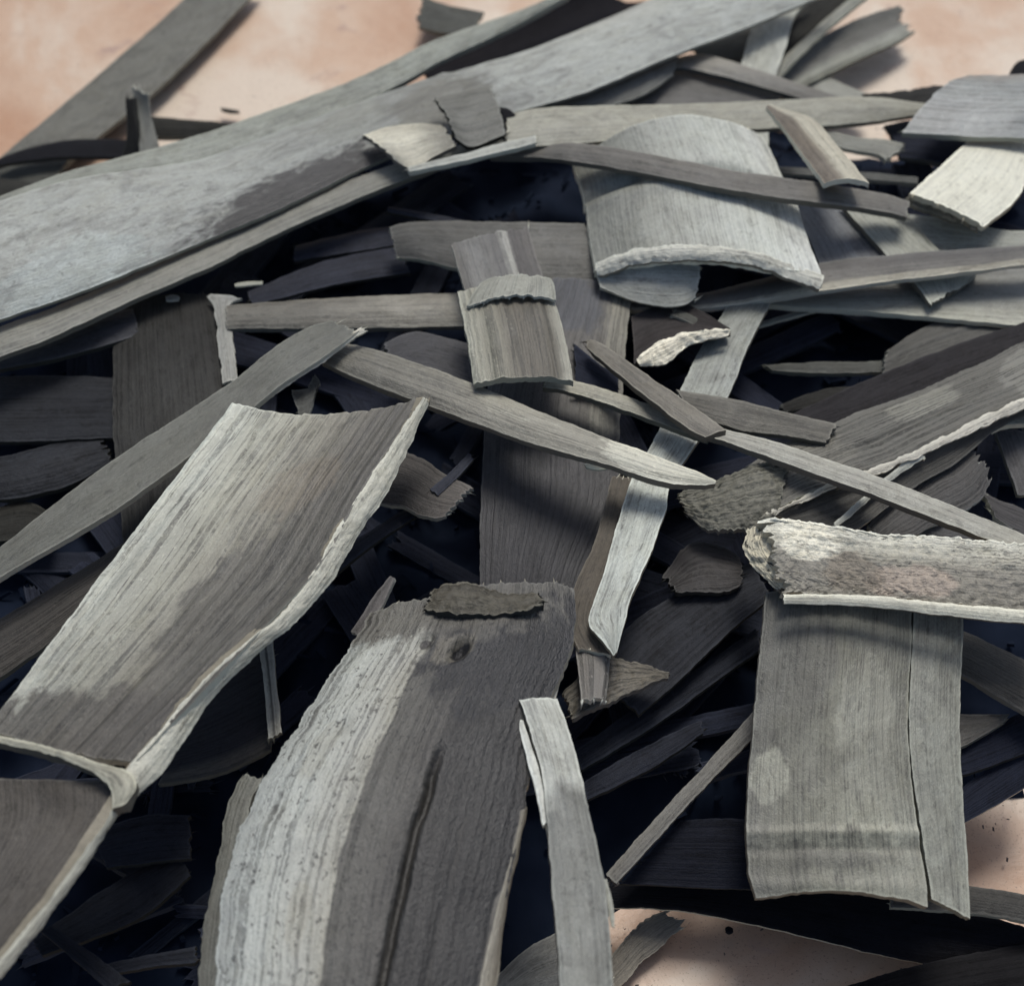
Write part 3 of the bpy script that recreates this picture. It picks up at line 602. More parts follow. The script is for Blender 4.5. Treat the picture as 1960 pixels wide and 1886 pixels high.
S('bamboo_strip', 'long wavy white strip running down the centre to a pointed foot', ST,
  [(1400, 560, 1478, 560, 7.4, 7.4), (1389, 590, 1470, 590, 7.6, 7.6), (1333, 680, 1436, 655, 8, 8), (1302, 747, 1392, 760, 8.2, 8.2), (1240, 862, 1340, 838, 8.7, 8.7), (1205, 925, 1284, 925, 9, 9), (1180, 1010, 1274, 978, 9.3, 9.3), (1153, 1102, 1238, 1075, 9.6, 9.6), (1127, 1184, 1208, 1143, 9.9, 9.9), (1150, 1222, 1196, 1190, 10, 10), (1176, 1256, 1180, 1250, 10, 10)],
  bulge=.04, th=.22, mat=M((190, 192, 185), along=[(0, .55), (.3, .65), (.45, .75), (.5, 1), (1, 1.05)], streak=.2, pits=.3, blot=.6, light=.3), edge=M((120, 110, 96)), rag=(3, 3), lump=.1)
S('bamboo_strip', 'dull side strip, its brown taking in the shadow band, hugging the left side of the long white strip', ST,
  [(1172, 908, 1215, 912, 8.2, 8.2), (1140, 1030, 1184, 1030, 8.5, 8.5), (1100, 1120, 1158, 1110, 8.8, 8.8), (1086, 1188, 1136, 1190, 9.2, 9.2), (1108, 1246, 1172, 1256, 9.3, 9.3)], mat=M((86, 79, 70), streak=.3), edge=EDGE, bulge=.05)  # brown colour takes in the shadow band beside the white strip
S('bamboo_piece', 'small fluted stub hanging below the pointed foot of the long white strip', PC,
  [(1102, 1238, 1168, 1240, 9, 9), (1108, 1290, 1166, 1290, 9.1, 9.1), (1115, 1356, 1156, 1350, 9.2, 9.2)], mat=M((104, 100, 94), streak=.9, light=.8, fine=500), edge=LITE, ridge=.1, rag=(3, 22), bulge=.1)
S('bamboo_splinter', 'small curled pale splinter beside the fluted stub', SP,
  [(1056, 1265, 1086, 1252), (1058, 1290, 1074, 1292), (1048, 1318, 1068, 1322), (1044, 1338, 1064, 1338)], h=9.6, mat=EDGE, th=.15, rag=(4, 4))
t = T('bamboo_piece', 'dark cupped fragment with a bright serrated edge, under the arched piece', PC, 1300, 640, 8)
S('cupped_wall', None, None, [(1206, 606, 1212, 698, 7.7, 8.3), (1260, 585, 1262, 664, 7.8, 8.6), (1320, 584, 1330, 645, 7.9, 8.8), (1398, 628, 1400, 634, 8.6, 8.8)], mat=M((60, 56, 56), pits=0), edge=DKB, parent=t, bulge=-.1, rag=(3, 3))
S('serrated_edge', None, None, [(1218, 692, 1224, 702, 8.7, 8.5), (1250, 660, 1262, 700, 8.9, 8.6), (1276, 648, 1290, 684, 9, 8.7), (1312, 636, 1318, 660, 9.1, 8.8), (1360, 630, 1362, 650, 9.1, 8.9), (1402, 630, 1398, 640, 9.1, 9)],
  mat=M((222, 214, 196), streak=.1, pits=.7, light=.6), edge=EDGED, parent=t, bulge=.1, rag=(3, 5), jag=5, crust=.05, th=.14)
S('bamboo_splinter', 'thin dark splinter crossing behind the cupped fragment towards the long white strip', SP,
  [(1290, 588, 1280, 600), (1330, 606, 1326, 620), (1372, 630, 1368, 638)], h=8.0, mat=DKG, th=.15)
S('bamboo_strip', 'short straight grey-brown strip slanting down to the pivot where three thin strips meet', ST,
  [(1120, 650, 1122, 664, 9.6, 9.6), (1150, 656, 1140, 680, 9.8, 9.8), (1250, 725, 1228, 752, 10.3, 10.3), (1340, 786, 1310, 815, 10.7, 10.7), (1392, 824, 1352, 838, 10.8, 10.8)],
  bulge=.05, mat=M((116, 110, 100), streak=.25, pits=.02), edge=M((84, 78, 70)), rag=(6, 4), th=.35)
S('bamboo_strip', 'slim light strip coming out from under the ribbed piece towards the pivot', ST,
  [(1040, 728, 1035, 742), (1107, 730, 1100, 752), (1235, 771, 1225, 796), (1330, 812, 1320, 832), (1370, 828, 1360, 842)], h=9.6, mat=M((140, 136, 124), along=[(0, 1.2), (.4, 1.1), (.6, .6), (1, .6)]), edge=DKG)
S('bamboo_strip', 'long straight light strip running from the pivot down to the right edge', ST,
  [(1350, 812, 1340, 830, 9.9, 9.9), (1389, 821, 1380, 842, 9.9, 9.9), (1518, 856, 1508, 888, 10, 10), (1723, 928, 1712, 962, 10.2, 10.2), (1960, 1022, 1945, 1054, 10.4, 10.4), (2020, 1046, 2010, 1080, 10.4, 10.4)],
  bulge=.06, th=.35, mat=M((150, 147, 136), streak=.3, pits=.04), edge=M((88, 84, 78)))
S('bamboo_strip', 'brown-grey flat strip between the long white strip and the mottled brown one', ST,
  [(1292, 745, 1320, 790, 9.2, 9), (1415, 766, 1415, 822, 9.2, 9), (1520, 792, 1510, 834, 9.1, 9), (1610, 812, 1590, 848, 9, 9)], bulge=.06, mat=M((106, 102, 92), streak=.4), edge=DKG, rag=(3, 12))

# ------------------------------------------------------------------ right
t = T('bamboo_strip', 'broad mottled brown strip with white splintered ridges, rising to the right edge', ST, 1650, 880, 7.5)
S('upper_wall', None, None, [(1402, 908, 1460, 985, 8.6, 8.9), (1497, 851, 1560, 940, 8.5, 8.9), (1595, 812, 1690, 892, 8.4, 8.9), (1723, 757, 1800, 842, 8.4, 8.9), (1826, 720, 1890, 800, 8.4, 8.9), (1960, 652, 2000, 755, 8.4, 8.9), (2030, 618, 2060, 725, 8.4, 8.9)],
  bulge=.05, mat=M((88, 86, 80), streak=.35, pits=.1, patch=[(.55, .3, .12, .25, (124, 122, 112), .7), (.85, .5, .08, .4, (120, 118, 110), .6), (.2, .5, .12, .5, (110, 107, 98), .6)], blot=1.0, light=.9), edge=EDGE, rag=(20, 3), lump=.2, crust=.02, grooves=[(.55, .6, .1, .7, .12, .04)], parent=t)
S('lower_wall', None, None, [(1464, 982, 1590, 1012, 8.7, 8.2), (1570, 935, 1640, 1012, 8.7, 8.2), (1690, 896, 1745, 935, 8.8, 8.3), (1800, 846, 1830, 886, 8.8, 8.3), (1892, 802, 1915, 818, 8.8, 8.5), (2000, 760, 2010, 780, 8.8, 8.6)],
  bulge=-.05, mat=M((82, 80, 76), streak=.4, light=.5), edge=EDGE, rag=(4, 3), parent=t)
S('splintered_ridge', None, None, [(1458, 984, 1464, 992, 9.1, 9), (1570, 934, 1576, 943, 9.1, 9), (1690, 888, 1696, 900, 9.2, 9.1), (1800, 838, 1808, 852, 9.2, 9.1), (1892, 790, 1898, 808, 9.2, 9.1), (1960, 762, 1966, 780, 9.2, 9.1), (2030, 730, 2040, 750, 9.2, 9.1)],
  bulge=.1, th=.15, mat=M((186, 180, 164), streak=.4, pits=.5, light=.5), rag=(10, 3), jag=5, parent=t)
S('splintered_ridge', None, None, [(1590, 1004, 1600, 1010, 8.7, 8.6), (1640, 962, 1650, 970, 8.8, 8.7), (1700, 908, 1712, 914, 8.9, 8.8), (1760, 860, 1775, 872, 9.1, 9)], bulge=.1, th=.12, mat=LITE, rag=(6, 10), jag=3, parent=t)
S('crusty_end', None, None,
  [(1288, 958, 1305, 976, 8.4, 8.4), (1330, 930, 1345, 1006, 8.8, 8.7), (1400, 908, 1394, 1014, 9.0, 8.8), (1460, 890, 1450, 1010, 9.1, 8.9), (1520, 880, 1500, 995, 9.0, 8.8)],
  bulge=.08, crust=.06, mat=M((92, 90, 82), streak=.4, pits=.35, blot=1.0, light=1.0, bump=1), edge=EDGED, rag=(22, 22), lump=.3, jag=9, parent=t)
S('bamboo_piece', 'torn dark piece hanging under the mottled brown strip near the right edge', PC,
  [(1660, 1010, 1700, 1050, 7.6, 7.4), (1740, 938, 1790, 1000, 7.8, 7.6), (1820, 890, 1870, 960, 7.9, 7.7), (1872, 856, 1905, 900, 8, 7.8)], mat=M((74, 72, 70), light=.6), edge=LITE, rag=(6, 26), jag=6)
S('bamboo_piece', 'pale curved lip at the right edge, below the mottled brown strip', PC,
  [(1900, 806, 1894, 826, 7.8, 7.8), (1940, 788, 1936, 812, 7.9, 7.9), (2020, 780, 2020, 812, 8, 8)], mat=MIDL, bulge=.2)
S('bamboo_strip', 'dull strip dropping down inside the gap at the right edge', ST,
  [(1905, 820, 1960, 820, 6.8, 6.8), (1925, 880, 1985, 880, 6.6, 6.6), (1950, 950, 2010, 950, 6.4, 6.4)], mat=M((82, 80, 80), streak=.2), edge=MID)
S('bamboo_piece', 'dark piece with a crusty left edge against the right edge, above the speckled cream piece', PC,
  [(1862, 925, 1900, 985, 6.2, 6.6), (1920, 960, 1935, 1010, 6.4, 6.6), (2010, 985, 2010, 1050, 6.5, 6.6)], mat=M((70, 68, 70), light=.5, pits=.2), edge=LITE, rag=(16, 3), jag=6)
S('bamboo_piece', 'dark curved slab behind the speckled cream piece', PC,
  [(1640, 985, 1670, 1030, 6.9, 6.9), (1720, 975, 1740, 1030, 7, 7), (1830, 990, 1830, 1040, 7, 7), (1940, 1010, 1930, 1060, 7, 7)], mat=M((78, 77, 78)), edge=DKG, bulge=.15)
t = T('bamboo_culm_piece', 'speckled cream piece with a chewed end, running off the right edge', 'bamboo piece', 1700, 1100, 9)
S('trough_wall', None, None, [(1422, 1000, 1474, 1130, 10.8, 10.4), (1500, 994, 1530, 1136, 10.8, 10.4), (1640, 1014, 1650, 1140, 10.8, 10.4), (1800, 1027, 1800, 1152, 10.8, 10.5), (1960, 1040, 1960, 1168, 10.8, 10.6), (2040, 1046, 2040, 1176, 10.8, 10.6)],
  bulge=.06, th=.45, mat=M(bands=[(0, (198, 195, 182)), (.25, (176, 172, 158)), (.5, (134, 129, 118)), (.75, (122, 117, 107)), (1, (132, 127, 116))], patch=[(.18, .25, .10, .4, (230, 224, 206), .7), (.5, .75, .2, .25, (164, 148, 134), .7), (.3, .7, .12, .3, (120, 110, 96), .7)], streak=.1, pits=.55, blot=.8, light=.6, bump=1), crust=.055, edge=M((180, 170, 150), pits=.7, light=.6), rag=(34, 3), jag=5, lump=.12, parent=t, spike=1.5)
S('lower_rim', None, None, [(1494, 1136, 1496, 1154, 10.9, 10.7), (1650, 1139, 1650, 1160, 10.9, 10.7), (1800, 1152, 1800, 1176, 11, 10.8), (1960, 1167, 1960, 1192, 11.1, 10.9), (2040, 1174, 2040, 1200, 11.1, 10.9)],
  bulge=.15, th=.3, mat=M((212, 207, 190), streak=.35, pits=.05, blot=.4), edge=EDGED, rag=(5, 3), parent=t)
S('chewed_end', None, None, [(1432, 1006, 1480, 1004, 10.0, 10.5), (1424, 1048, 1485, 1048, 9.9, 10.5), (1446, 1088, 1510, 1086, 9.9, 10.4), (1488, 1130, 1530, 1134, 9.9, 10.3)], bulge=.1, th=.3,
  mat=M((176, 168, 148), streak=.6, pits=.9, light=.9, bump=1), edge=EDGED, rag=(8, 8), jag=7, lump=.2, parent=t, crust=.07)
t = T('bamboo_culm_piece', 'wide grey split panel hanging below the speckled cream piece, with a long crack', 'bamboo piece', 1650, 1450, 7)
S('panel', None, None, [(1466, 1130, 1750, 1130, 9.2, 9.2), (1461, 1183, 1746, 1183, 9.1, 9.1), (1441, 1389, 1738, 1400, 8.2, 8.3), (1430, 1543, 1752, 1543, 7.6, 7.7), (1433, 1660, 1768, 1660, 7.1, 7.2), (1448, 1722, 1776, 1738, 6.9, 7)],
  bulge=.05, th=.45, mat=M((136, 134, 124), bands=[(0, (112, 110, 104)), (.25, (120, 118, 108)), (.55, (138, 136, 124)), (1, (140, 138, 128))], along=[(0, .5), (.25, .62), (.6, .85), (.74, 1.1), (.80, 1.3), (.82, .8), (1, 1.0)], patch=[(.25, .25, .2, .3, (98, 96, 90), .7), (.87, .4, .03, .5, (106, 104, 96), .8), (.45, .7, .25, .2, (150, 148, 138), .5), (.62, .12, .09, .13, (164, 162, 150), .7)], streak=.4, pits=.12, blot=1.0, light=.35, rough=.5),
  edge=M((110, 104, 94)), rag=(3, 4), nodes=[(.79, .14, .12), (.84, -.10, .18), (.95, .08, .3)], parent=t, lump=.06, bow=(0, 14))
S('side_panel', None, None, [(1752, 1130, 1842, 1130, 9.2, 9), (1749, 1183, 1844, 1183, 9.1, 8.9), (1741, 1400, 1837, 1389, 8.35, 8.1), (1757, 1543, 1845, 1543, 7.7, 7.5), (1775, 1660, 1852, 1660, 7.2, 7), (1784, 1722, 1856, 1760, 6.9, 6.7)],
  bulge=.04, th=.45, mat=M((150, 149, 140), along=[(0, .55), (.3, .75), (1, 1)], streak=.35, pits=.08, blot=.9, light=.3), edge=MID, rag=(3, 3), parent=t, lump=.04)
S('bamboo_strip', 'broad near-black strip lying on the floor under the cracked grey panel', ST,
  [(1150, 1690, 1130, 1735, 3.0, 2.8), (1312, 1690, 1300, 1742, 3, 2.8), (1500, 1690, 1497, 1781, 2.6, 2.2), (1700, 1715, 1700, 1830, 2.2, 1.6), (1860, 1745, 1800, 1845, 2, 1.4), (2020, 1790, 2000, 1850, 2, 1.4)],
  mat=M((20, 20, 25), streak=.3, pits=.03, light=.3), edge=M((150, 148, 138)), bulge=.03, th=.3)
S('bamboo_strip', 'dark strip poking out right of the cracked grey panel over the pink floor', ST,
  [(1700, 1690, 1700, 1735), (1850, 1694, 1850, 1745), (1960, 1712, 1960, 1762), (2020, 1725, 2020, 1775)], h=3.4, mat=M((66, 64, 62), streak=.3), edge=MIDL, bulge=.06)
S('bamboo_strip', 'black strip filling the bottom right corner', ST,
  [(1560, 1905, 1600, 1990), (1754, 1846, 1800, 1950), (1960, 1805, 1980, 1920), (2050, 1790, 2070, 1900)], h=1.9, mat=M((24, 23, 25), streak=.3, pits=.1, light=.5), edge=DKG, bulge=.05)
S('bamboo_strip', 'dark strip with a pale edge at the right, above the pink floor patch', ST,
  [(1790, 1560, 1780, 1600, 4.2, 4), (1850, 1500, 1850, 1572, 4.4, 4.2), (1960, 1420, 1960, 1508, 4.6, 4.4), (2020, 1370, 2020, 1470, 4.6, 4.4)], mat=CHAR, edge=M((150, 144, 130)), bulge=.04)
S('bamboo_strip', 'brown-grey strip slanting down to the right edge beside the cracked panel', ST,
  [(1780, 1180, 1770, 1260), (1847, 1208, 1847, 1296), (1960, 1262, 1960, 1362), (2030, 1295, 2030, 1400)], h=6.6, mat=M((88, 84, 76), streak=.6), edge=MID, bulge=.08)
S('bamboo_piece', 'small brown-grey end showing beside the cracked panel under the slanting strip', PC,
  [(1790, 1362, 1800, 1440), (1842, 1366, 1842, 1428), (1900, 1366, 1885, 1405), (1935, 1366, 1925, 1380)], h=5.6, mat=M((92, 88, 84)), edge=DKG)
S('bamboo_strip', 'dark dusty piece lying deep beneath the cracked panel at the right edge', ST,
  [(1800, 1440, 1790, 1500), (1880, 1400, 1880, 1470), (1980, 1350, 1990, 1430)], h=5.0, mat=CHAR, edge=DKB)
S('bamboo_strip', 'thin straight stick slanting up from the pale curved strip to the cracked panel', ST,
  [(1156, 1674, 1176, 1694, 5.5, 5.5), (1250, 1570, 1272, 1590, 5.6, 5.6), (1350, 1462, 1374, 1480, 5.7, 5.7), (1450, 1352, 1474, 1380, 5.8, 5.8)], mat=M((104, 101, 94), streak=.4), edge=M((70, 66, 62)), bulge=.12, th=.25)
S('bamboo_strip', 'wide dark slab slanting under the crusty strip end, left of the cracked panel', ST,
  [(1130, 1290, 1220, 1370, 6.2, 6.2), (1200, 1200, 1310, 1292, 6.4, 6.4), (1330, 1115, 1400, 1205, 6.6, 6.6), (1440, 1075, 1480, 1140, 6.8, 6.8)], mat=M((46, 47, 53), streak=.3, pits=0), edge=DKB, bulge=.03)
S('bamboo_piece', 'dim brown lump in the dark hollow under the crusty piece', PC,
  [(1262, 1110, 1290, 1136, 7.1, 7.1), (1320, 1040, 1350, 1130, 7.2, 7.2), (1390, 1045, 1405, 1126, 7.2, 7.2), (1425, 1070, 1425, 1110, 7.1, 7.1)], mat=M((66, 63, 62), blot=.6, light=.5), edge=DKB, rag=(10, 8), jag=6, lump=.15)
S('bamboo_piece', 'flaky brown triangle beneath the fluted stub', PC,
  [(1070, 1335, 1090, 1378, 7.6, 7.6), (1150, 1262, 1165, 1345, 7.8, 7.8), (1210, 1268, 1215, 1322, 7.8, 7.8), (1285, 1288, 1282, 1296, 7.7, 7.7)], crust=.06, mat=M((106, 100, 88), pits=.4, blot=.7, light=.8), edge=EDGED, rag=(12, 4), jag=5, lump=.12)
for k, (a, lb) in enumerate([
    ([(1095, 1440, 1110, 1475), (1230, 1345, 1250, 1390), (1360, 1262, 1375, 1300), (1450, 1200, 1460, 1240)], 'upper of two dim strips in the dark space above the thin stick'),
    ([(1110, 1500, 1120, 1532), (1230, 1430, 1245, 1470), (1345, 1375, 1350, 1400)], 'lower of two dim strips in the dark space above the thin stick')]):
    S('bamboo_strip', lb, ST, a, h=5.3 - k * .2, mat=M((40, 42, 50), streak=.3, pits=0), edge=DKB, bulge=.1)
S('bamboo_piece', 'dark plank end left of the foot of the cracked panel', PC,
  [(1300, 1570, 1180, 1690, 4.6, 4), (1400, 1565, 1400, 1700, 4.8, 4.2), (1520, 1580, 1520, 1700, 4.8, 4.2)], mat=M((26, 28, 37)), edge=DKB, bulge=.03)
S('bamboo_piece', 'dusty grey fragment lying on the floor at the bottom, right of the pale curved strip', PC,
  [(1150, 1850, 1175, 1900, .9, .9), (1220, 1770, 1240, 1830, 1.1, .9), (1290, 1735, 1330, 1760, 1.2, 1)], mat=M((120, 112, 102), light=.4), edge=EDGE, rag=(10, 26), jag=6)
S('bamboo_piece', 'grey dusty scrap at the bottom edge, left of the pale curved strip', PC,
  [(940, 1880, 950, 1960, 2.2, 2.2), (1000, 1820, 1020, 1920, 2.3, 2.3), (1080, 1775, 1100, 1900, 2.3, 2.3)], mat=M((112, 110, 104), light=.3), edge=MID, rag=(10, 8))
S('bamboo_chip', 'tiny black crumb on the pink floor below the cracked panel', 'bamboo chip', [(1388, 1774, 1389, 1781), (1396, 1772, 1396, 1784), (1404, 1776, 1404, 1781)], h=.4, th=.2, mat=BLACK, edge=BLACK, rag=(1, 1))

# ------------------------------------------------------------------ left
t = T('bamboo_piece', 'wide upright dark panel with a pale peeled right edge, under the widest culm at left', PC, 320, 700, 5.5)
S('panel', None, None, [(225, 575, 405, 560, 6.6, 6.6), (218, 640, 422, 630, 6.7, 6.7), (216, 800, 445, 770, 6.8, 6.8), (225, 930, 450, 900, 6.8, 6.8), (240, 1080, 440, 1050, 6.7, 6.7)],
  mat=M((56, 55, 54), streak=.5, pits=.03, along=[(0, .8), (.25, 1), (.45, 1.3), (1, .8)], light=.4), edge=MID, bulge=.06, parent=t)
S('peeled_edge', None, None, [(392, 562, 466, 570, 7.2, 7.2), (410, 590, 440, 588, 7.2, 7.2), (418, 660, 448, 660, 7.2, 7.2), (426, 735, 456, 728, 7.2, 7.2)], mat=M((150, 148, 142), streak=.4), rag=(5, 3), bulge=.1, th=.15, parent=t, jag=4)
S('bamboo_strip', 'dim wide strip at the left edge, left of the upright dark panel', ST,
  [(-40, 722, -40, 845), (60, 718, 60, 844), (160, 720, 160, 840), (250, 724, 250, 836)], h=6.0, mat=M((46, 47, 52), streak=.3), edge=DKB, bulge=.04)
S('bamboo_piece', 'dim blotchy piece at the left edge just above the smooth rising strip', PC,
  [(-40, 880, -40, 960), (40, 865, 50, 950), (120, 845, 140, 925), (210, 840, 225, 880)], h=5.8, mat=M((50, 51, 56), blot=.9), edge=DKB, rag=(3, 20), bulge=.15)
S('bamboo_strip', 'dark strip under the narrow flecked strip at the left edge', ST,
  [(-40, 690, -40, 712), (80, 650, 90, 690), (180, 606, 200, 660), (260, 590, 270, 640)], h=6.9, mat=M((62, 62, 68)), edge=DKB)
S('bamboo_strip', 'brown gritty strip at the left edge below the smooth rising strip', ST,
  [(-40, 1205, -40, 1320, 7, 7), (40, 1160, 50, 1262, 7.1, 7.1), (130, 1105, 150, 1185, 7.2, 7.2), (250, 1030, 260, 1100, 7.2, 7.2)], mat=M((60, 57, 55), pits=.2, light=.7), edge=DKG, bulge=.06)
S('bamboo_piece', 'dim brown end at the left edge between the smooth rising strip and the gritty strip', PC,
  [(-40, 980, -40, 1040, 5.4, 5.4), (50, 960, 60, 1030, 5.4, 5.4), (110, 990, 100, 1030, 5.4, 5.4)], mat=DKB, edge=DKB)
S('bamboo_splinter', 'pale fleck-like splinter under the narrow flecked strip', SP, [(447, 543, 448, 548), (475, 539, 475, 546), (506, 538, 504, 544)], h=7.2, th=.1, mat=MIDL, rag=(4, 4))
S('bamboo_splinter', 'pale crumb-sized splinter at the top left corner of the upright dark panel', SP, [(314, 568, 316, 574), (330, 564, 330, 575), (346, 567, 344, 573)], h=7.2, th=.1, mat=MIDL, rag=(4, 4))
S('bamboo_splinter', 'small upturned pale splinter behind the top edge of the ribbed wide panel', SP, [(552, 745, 570, 800), (575, 745, 590, 795), (612, 735, 600, 765), (600, 715, 588, 740)], h=9.2, th=.15, mat=DKG, edge=MIDL, rag=(6, 6))
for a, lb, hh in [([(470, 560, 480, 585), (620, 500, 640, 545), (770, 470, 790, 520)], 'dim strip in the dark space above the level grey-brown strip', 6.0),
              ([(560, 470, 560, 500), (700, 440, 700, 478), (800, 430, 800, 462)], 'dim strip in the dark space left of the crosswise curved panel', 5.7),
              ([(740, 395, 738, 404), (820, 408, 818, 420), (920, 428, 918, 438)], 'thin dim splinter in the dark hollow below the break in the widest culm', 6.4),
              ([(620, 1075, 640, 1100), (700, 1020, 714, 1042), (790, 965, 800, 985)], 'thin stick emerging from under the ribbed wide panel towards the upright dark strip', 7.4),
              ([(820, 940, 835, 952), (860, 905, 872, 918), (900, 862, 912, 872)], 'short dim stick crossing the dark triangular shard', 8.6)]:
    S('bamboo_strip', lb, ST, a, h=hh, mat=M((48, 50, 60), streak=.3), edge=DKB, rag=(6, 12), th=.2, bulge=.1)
S('bamboo_piece', 'dark triangular shard with a crusty tip, left of the wide upright dark strip', PC,
  [(700, 890, 690, 960, 8.2, 8), (768, 862, 765, 968, 8.4, 8.2), (850, 905, 815, 990, 8.5, 8.3), (914, 938, 860, 985, 8.6, 8.4)], mat=M((72, 68, 64), along=[(0, .8), (.7, .9), (.85, 1.7), (1, 2.0)], pits=.3, light=.5), edge=MIDL, rag=(3, 14), jag=5)
S('bamboo_splinter', 'curved dark splinter standing behind the top left of the big bark piece', SP,
  [(748, 1100, 757, 1104, 9, 9), (715, 1140, 735, 1150, 8.8, 8.8), (692, 1178, 715, 1190, 8.7, 8.7), (670, 1210, 690, 1220, 8.6, 8.6)], mat=M((92, 88, 86)), edge=LITE, rag=(4, 4))

t = T('bamboo_culm_piece', 'large ribbed open panel at the left with a thick pale broken edge', 'bamboo piece', 350, 1200, 9)
S('upper_chamber', None, None, [(446, 770, 812, 757, 11.8, 12.2), (329, 925, 708, 912, 12.2, 12.6), (212, 1078, 612, 1082, 12.4, 13), (92, 1235, 480, 1228, 12.6, 13.2), (-30, 1395, 262, 1458, 12.6, 13.2)],
  bulge=-.09, th=.4, mat=M(bands=[(0, (180, 180, 170)), (.25, (154, 152, 140)), (.5, (126, 122, 111)), (.75, (90, 86, 79)), (1, (76, 73, 68))], along=[(0, 1.05), (.45, 1.0), (.7, .85), (1, .7)], patch=[(.62, .72, .26, .34, (82, 79, 73), .85), (.95, .55, .13, .7, (70, 66, 61), .85), (.25, .62, .10, .2, (110, 98, 82), .35)], streak=1.0, pits=.25, blot=.7, light=.5, fine=380, bump=.9),  # dark lower patches put soft shadow, with brown stain, into the colour
  edge=LITE, ridge=.12, rag=(3, 3), parent=t, lump=.08, bow=(6, 0), res=6)
S('broken_edge', None, None, [(812, 757, 822, 764, 12.3, 12.0), (770, 820, 786, 850, 12.4, 12), (700, 925, 742, 940, 12.6, 12), (640, 1020, 682, 1030, 12.9, 12.2), (592, 1105, 634, 1112, 13, 12.4), (530, 1182, 560, 1196, 13.1, 12.6), (455, 1240, 498, 1246, 13.2, 12.6), (366, 1325, 410, 1332, 13.2, 12.6), (300, 1405, 352, 1420, 13.2, 12.6), (240, 1475, 300, 1490, 13.2, 12.6),
   (210, 1555, 226, 1558, 13.2, 12.7), (146, 1650, 164, 1656, 13.2, 12.8), (70, 1750, 88, 1762, 13.2, 12.8), (-20, 1862, 0, 1876, 13.2, 12.8)],
  bulge=.12, th=.4, mat=M((184, 181, 168), streak=.35, pits=.35, blot=.6, light=.5, fine=500, bump=.9), edge=M((120, 112, 98)), rag=(6, 3), jag=3.5, parent=t, lump=.05, crust=.02)
S('node_wall', None, None, [(-40, 1404, -40, 1418, 13.1, 13.1), (0, 1409, 0, 1423, 13.1, 13.1), (103, 1432, 100, 1446, 13.2, 13.2), (180, 1458, 174, 1476, 13.3, 13.3), (240, 1470, 205, 1502, 13.4, 13.4), (262, 1500, 216, 1530, 13.4, 13.4), (236, 1545, 212, 1552, 13.4, 13.3)],
  bulge=.12, th=.6, mat=M((172, 168, 154), pits=.3), edge=EDGED, rag=(3, 5), jag=3, crust=.02, parent=t)
S('lower_chamber', None, None, [(-420, 1440, 215, 1490, 12.4, 12.7), (-420, 1560, 212, 1556, 12.4, 12.9), (-420, 1680, 146, 1652, 12.3, 12.9), (-420, 1790, 70, 1752, 12.2, 12.9), (-420, 1900, -20, 1862, 12.2, 12.9)],
  bulge=-.05, th=.4, mat=M((84, 79, 74), streak=.15, pits=.1, blot=.5, light=.3, along=[(0, .8), (.3, 1), (1, .9)]), edge=EDGE, parent=t, rag=(3, 3), lump=.08, res=9)

S('bamboo_strip', 'thin upright double-ridged pale stick left of the largest bark piece', ST,
  [(490, 1210, 520, 1200, 8.4, 8.4), (499, 1260, 524, 1250, 8.4, 8.4), (508, 1340, 532, 1330, 8.4, 8.4), (514, 1420, 540, 1408, 8.3, 8.3)], mat=M(bands=[(0, (156, 154, 146)), (.3, (150, 148, 140)), (.45, (60, 58, 56)), (.6, (150, 148, 140)), (1, (140, 138, 130))], streak=.3), edge=MID, rag=(3, 8))
S('bamboo_piece', 'dark slab with a gritty lower edge behind the thin double-ridged stick', PC,
  [(400, 1290, 300, 1500, 7.2, 7.2), (460, 1220, 420, 1480, 7.3, 7.3), (525, 1180, 525, 1430, 7.3, 7.3)], mat=M((54, 53, 58), streak=.3, bands=[(0, (40, 40, 46)), (.86, (40, 40, 46)), (.95, (84, 80, 76)), (1, (60, 58, 56))], pits=.1), edge=DKG, bulge=.04, rag=(3, 6))
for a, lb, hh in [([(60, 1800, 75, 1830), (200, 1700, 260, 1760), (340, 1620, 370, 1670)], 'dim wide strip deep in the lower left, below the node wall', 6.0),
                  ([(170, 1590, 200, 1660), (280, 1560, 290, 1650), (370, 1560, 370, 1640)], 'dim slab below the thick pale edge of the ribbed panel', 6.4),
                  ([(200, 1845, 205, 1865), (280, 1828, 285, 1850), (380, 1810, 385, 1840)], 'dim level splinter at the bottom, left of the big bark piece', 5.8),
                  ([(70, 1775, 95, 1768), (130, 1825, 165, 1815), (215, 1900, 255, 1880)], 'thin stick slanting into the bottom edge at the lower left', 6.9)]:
    S('bamboo_strip', lb, ST, a, h=hh, mat=M((38, 40, 48), streak=.3), edge=DKB, rag=(5, 8), bulge=.06)

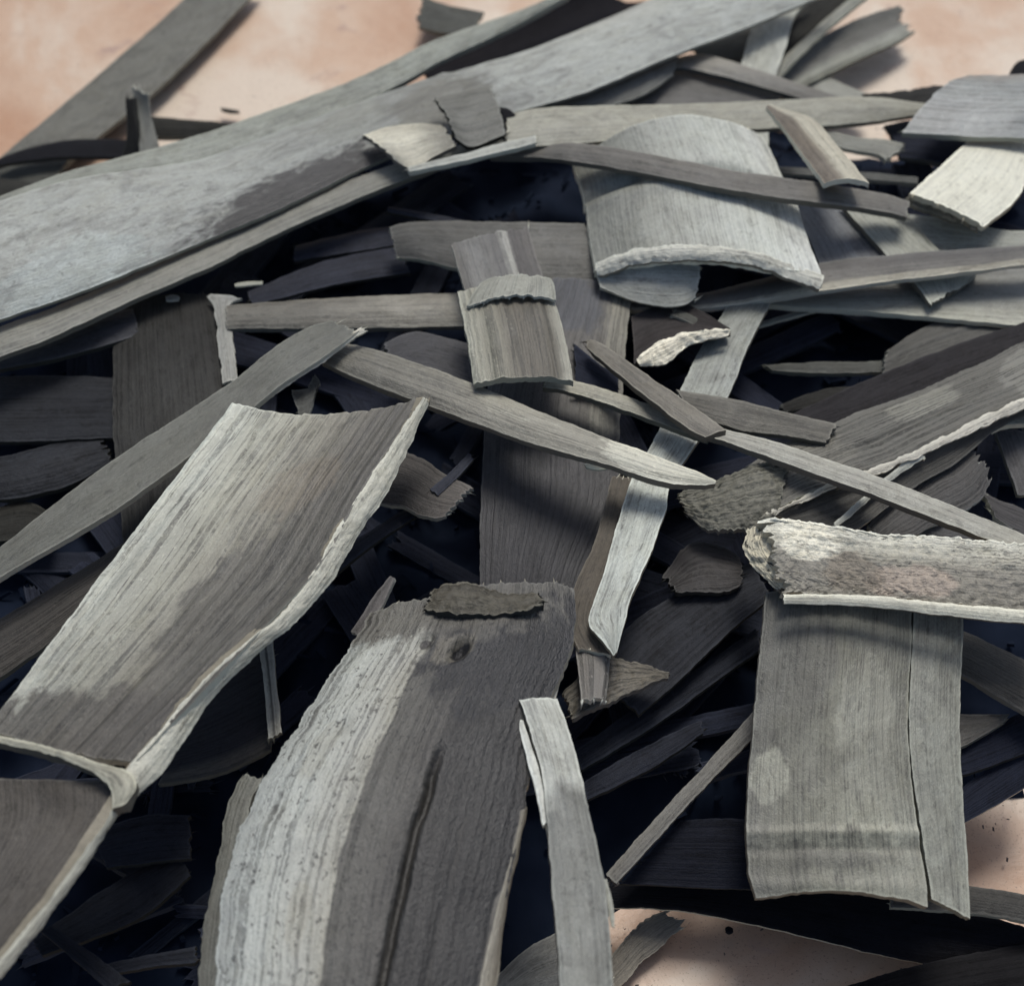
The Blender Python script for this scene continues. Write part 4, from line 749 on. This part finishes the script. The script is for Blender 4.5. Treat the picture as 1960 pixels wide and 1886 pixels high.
# ------------------------------------------------------------------ big bark piece
t = T('bamboo_culm_piece', 'largest bark piece, at the bottom centre, whitish on its left and charred brown right', 'bamboo piece', 750, 1550, 9)
S('bark_wall', None, None, [(712, 1165, 1100, 1105, 9.4, 9.6), (664, 1248, 1096, 1225, 9.8, 9.9), (600, 1345, 1050, 1345, 10.3, 10.2), (543, 1432, 1020, 1450, 10.7, 10.4), (492, 1520, 1004, 1540, 10.9, 10.5), (452, 1620, 984, 1640, 11, 10.6), (427, 1723, 962, 1740, 11.1, 10.6), (411, 1886, 930, 1890, 11.2, 10.7), (400, 1980, 915, 1980, 11.2, 10.7)],
  bulge=.09, th=.5, mat=M(bands=[(0, (140, 143, 138)), (.12, (164, 166, 158)), (.30, (158, 157, 147)), (.388, (148, 145, 133)), (.398, (84, 82, 76)), (.60, (68, 65, 60)), (.63, (44, 42, 39)), (1, (36, 35, 34))], patch=[(.10, .80, .28, .50, (26, 26, 28), 1.0), (.02, .35, .15, .7, (84, 81, 74), .9), (.45, .16, .08, .06, (140, 138, 126), .5), (.8, .28, .08, .05, (146, 142, 128), .5), (.185, .50, .05, .09, (104, 99, 88), .7), (.19, .53, .026, .040, (12, 11, 13), 1.0), (.165, .36, .016, .035, (50, 47, 46), .9)], wob=.004, streak=.60, pits=.75, blot=.6, light=.6, fine=480, bump=.8),  # near-black upper right puts shadow, along with char, into the colour
  edge=M((150, 144, 128), pits=.4), rag=(18, 3), jag=5, ridge=.035, lump=.10, grooves=[(.64, .62, .44, 1, .6, .014), (.80, .78, .55, 1, .12, .01)], vjit=.022, steps=[(.395, .16, .09), (.62, .40, .05)], dents=[(.19, .53, .35, .5), (.165, .36, .3, .25), (.4, .2, .3, .12), (.62, .25, .25, .1)], parent=t, res=4.6)
S('rough_knob', None, None, [(806, 1166, 816, 1134, 10.45, 10.2), (870, 1176, 880, 1116, 10.75, 10.4), (960, 1174, 950, 1130, 10.8, 10.4), (1050, 1158, 1040, 1134, 10.6, 10.3)], bulge=.05, th=.2,
  mat=M((82, 78, 70), streak=.3, pits=.2, blot=.7, light=.4), edge=DKB, rag=(14, 16), lump=.2, jag=7, crust=.06, parent=t)
S('pale_right_edge', None, None, [(1000, 1545, 1009, 1540, 10.6, 10.3), (978, 1640, 990, 1645, 10.7, 10.3), (944, 1770, 968, 1740, 10.8, 10.3), (918, 1886, 950, 1890, 10.9, 10.4), (905, 1980, 935, 1980, 10.9, 10.4)], bulge=.1, th=.4,
  mat=M((138, 132, 118), pits=.2), edge=EDGED, rag=(6, 3), jag=4, parent=t)
S('bamboo_strip', 'narrow dark lichen-grey strip along the left side of the largest bark piece', ST,
  [(470, 1470, 505, 1480, 9.2, 9.4), (436, 1545, 480, 1540, 9.3, 9.5), (418, 1640, 455, 1640, 9.3, 9.6), (398, 1723, 432, 1723, 9.3, 9.6), (384, 1810, 422, 1810, 9.3, 9.6), (376, 1900, 415, 1900, 9.3, 9.6), (370, 1970, 410, 1970, 9.3, 9.6)], bulge=.1, mat=M((104, 104, 98), pits=.3, blot=.6, light=.5), edge=DKG, jag=5, rag=(16, 3))
t = T('bamboo_strip', 'pale curved strip with a frayed left side, right of the largest bark piece', ST, 1080, 1600, 10)
S('strip_body', None, None, [(993, 1337, 1066, 1334, 10.8, 10.7), (1015, 1400, 1090, 1400, 10.9, 10.8), (1035, 1470, 1108, 1465, 11, 10.9), (1048, 1580, 1130, 1560, 11.1, 11), (1057, 1700, 1156, 1680, 11.2, 11), (1066, 1800, 1168, 1800, 11.2, 11), (1072, 1886, 1173, 1886, 11.2, 11), (1078, 1980, 1178, 1980, 11.2, 11)],
  bulge=.08, th=.3, mat=M((172, 172, 164), along=[(0, 1.25), (.28, 1.15), (.36, .42), (.6, .48), (1, .62)], streak=.2, pits=.1, blot=.5, light=.3), edge=M((90, 84, 76)), rag=(3, 3), parent=t, lump=.06)
S('frayed_slice', None, None, [(989, 1374, 1000, 1376, 10.6, 10.6), (1006, 1440, 1022, 1440, 10.7, 10.7), (1024, 1510, 1040, 1508, 10.8, 10.8), (1040, 1590, 1052, 1590, 10.9, 10.9)], bulge=.1, th=.2, mat=PALE, rag=(3, 14), parent=t)
S('hanging_sliver', None, None, [(1152, 1680, 1160, 1680, 10.8, 10.8), (1164, 1730, 1172, 1726, 10.7, 10.7), (1172, 1776, 1178, 1778, 10.6, 10.6)], bulge=.1, th=.15, mat=MIDL, rag=(2, 4), parent=t)
# ------------------------------------------------------------------ render
sc.render.engine = 'CYCLES'
sc.cycles.max_bounces = 5
sc.cycles.use_denoising = True
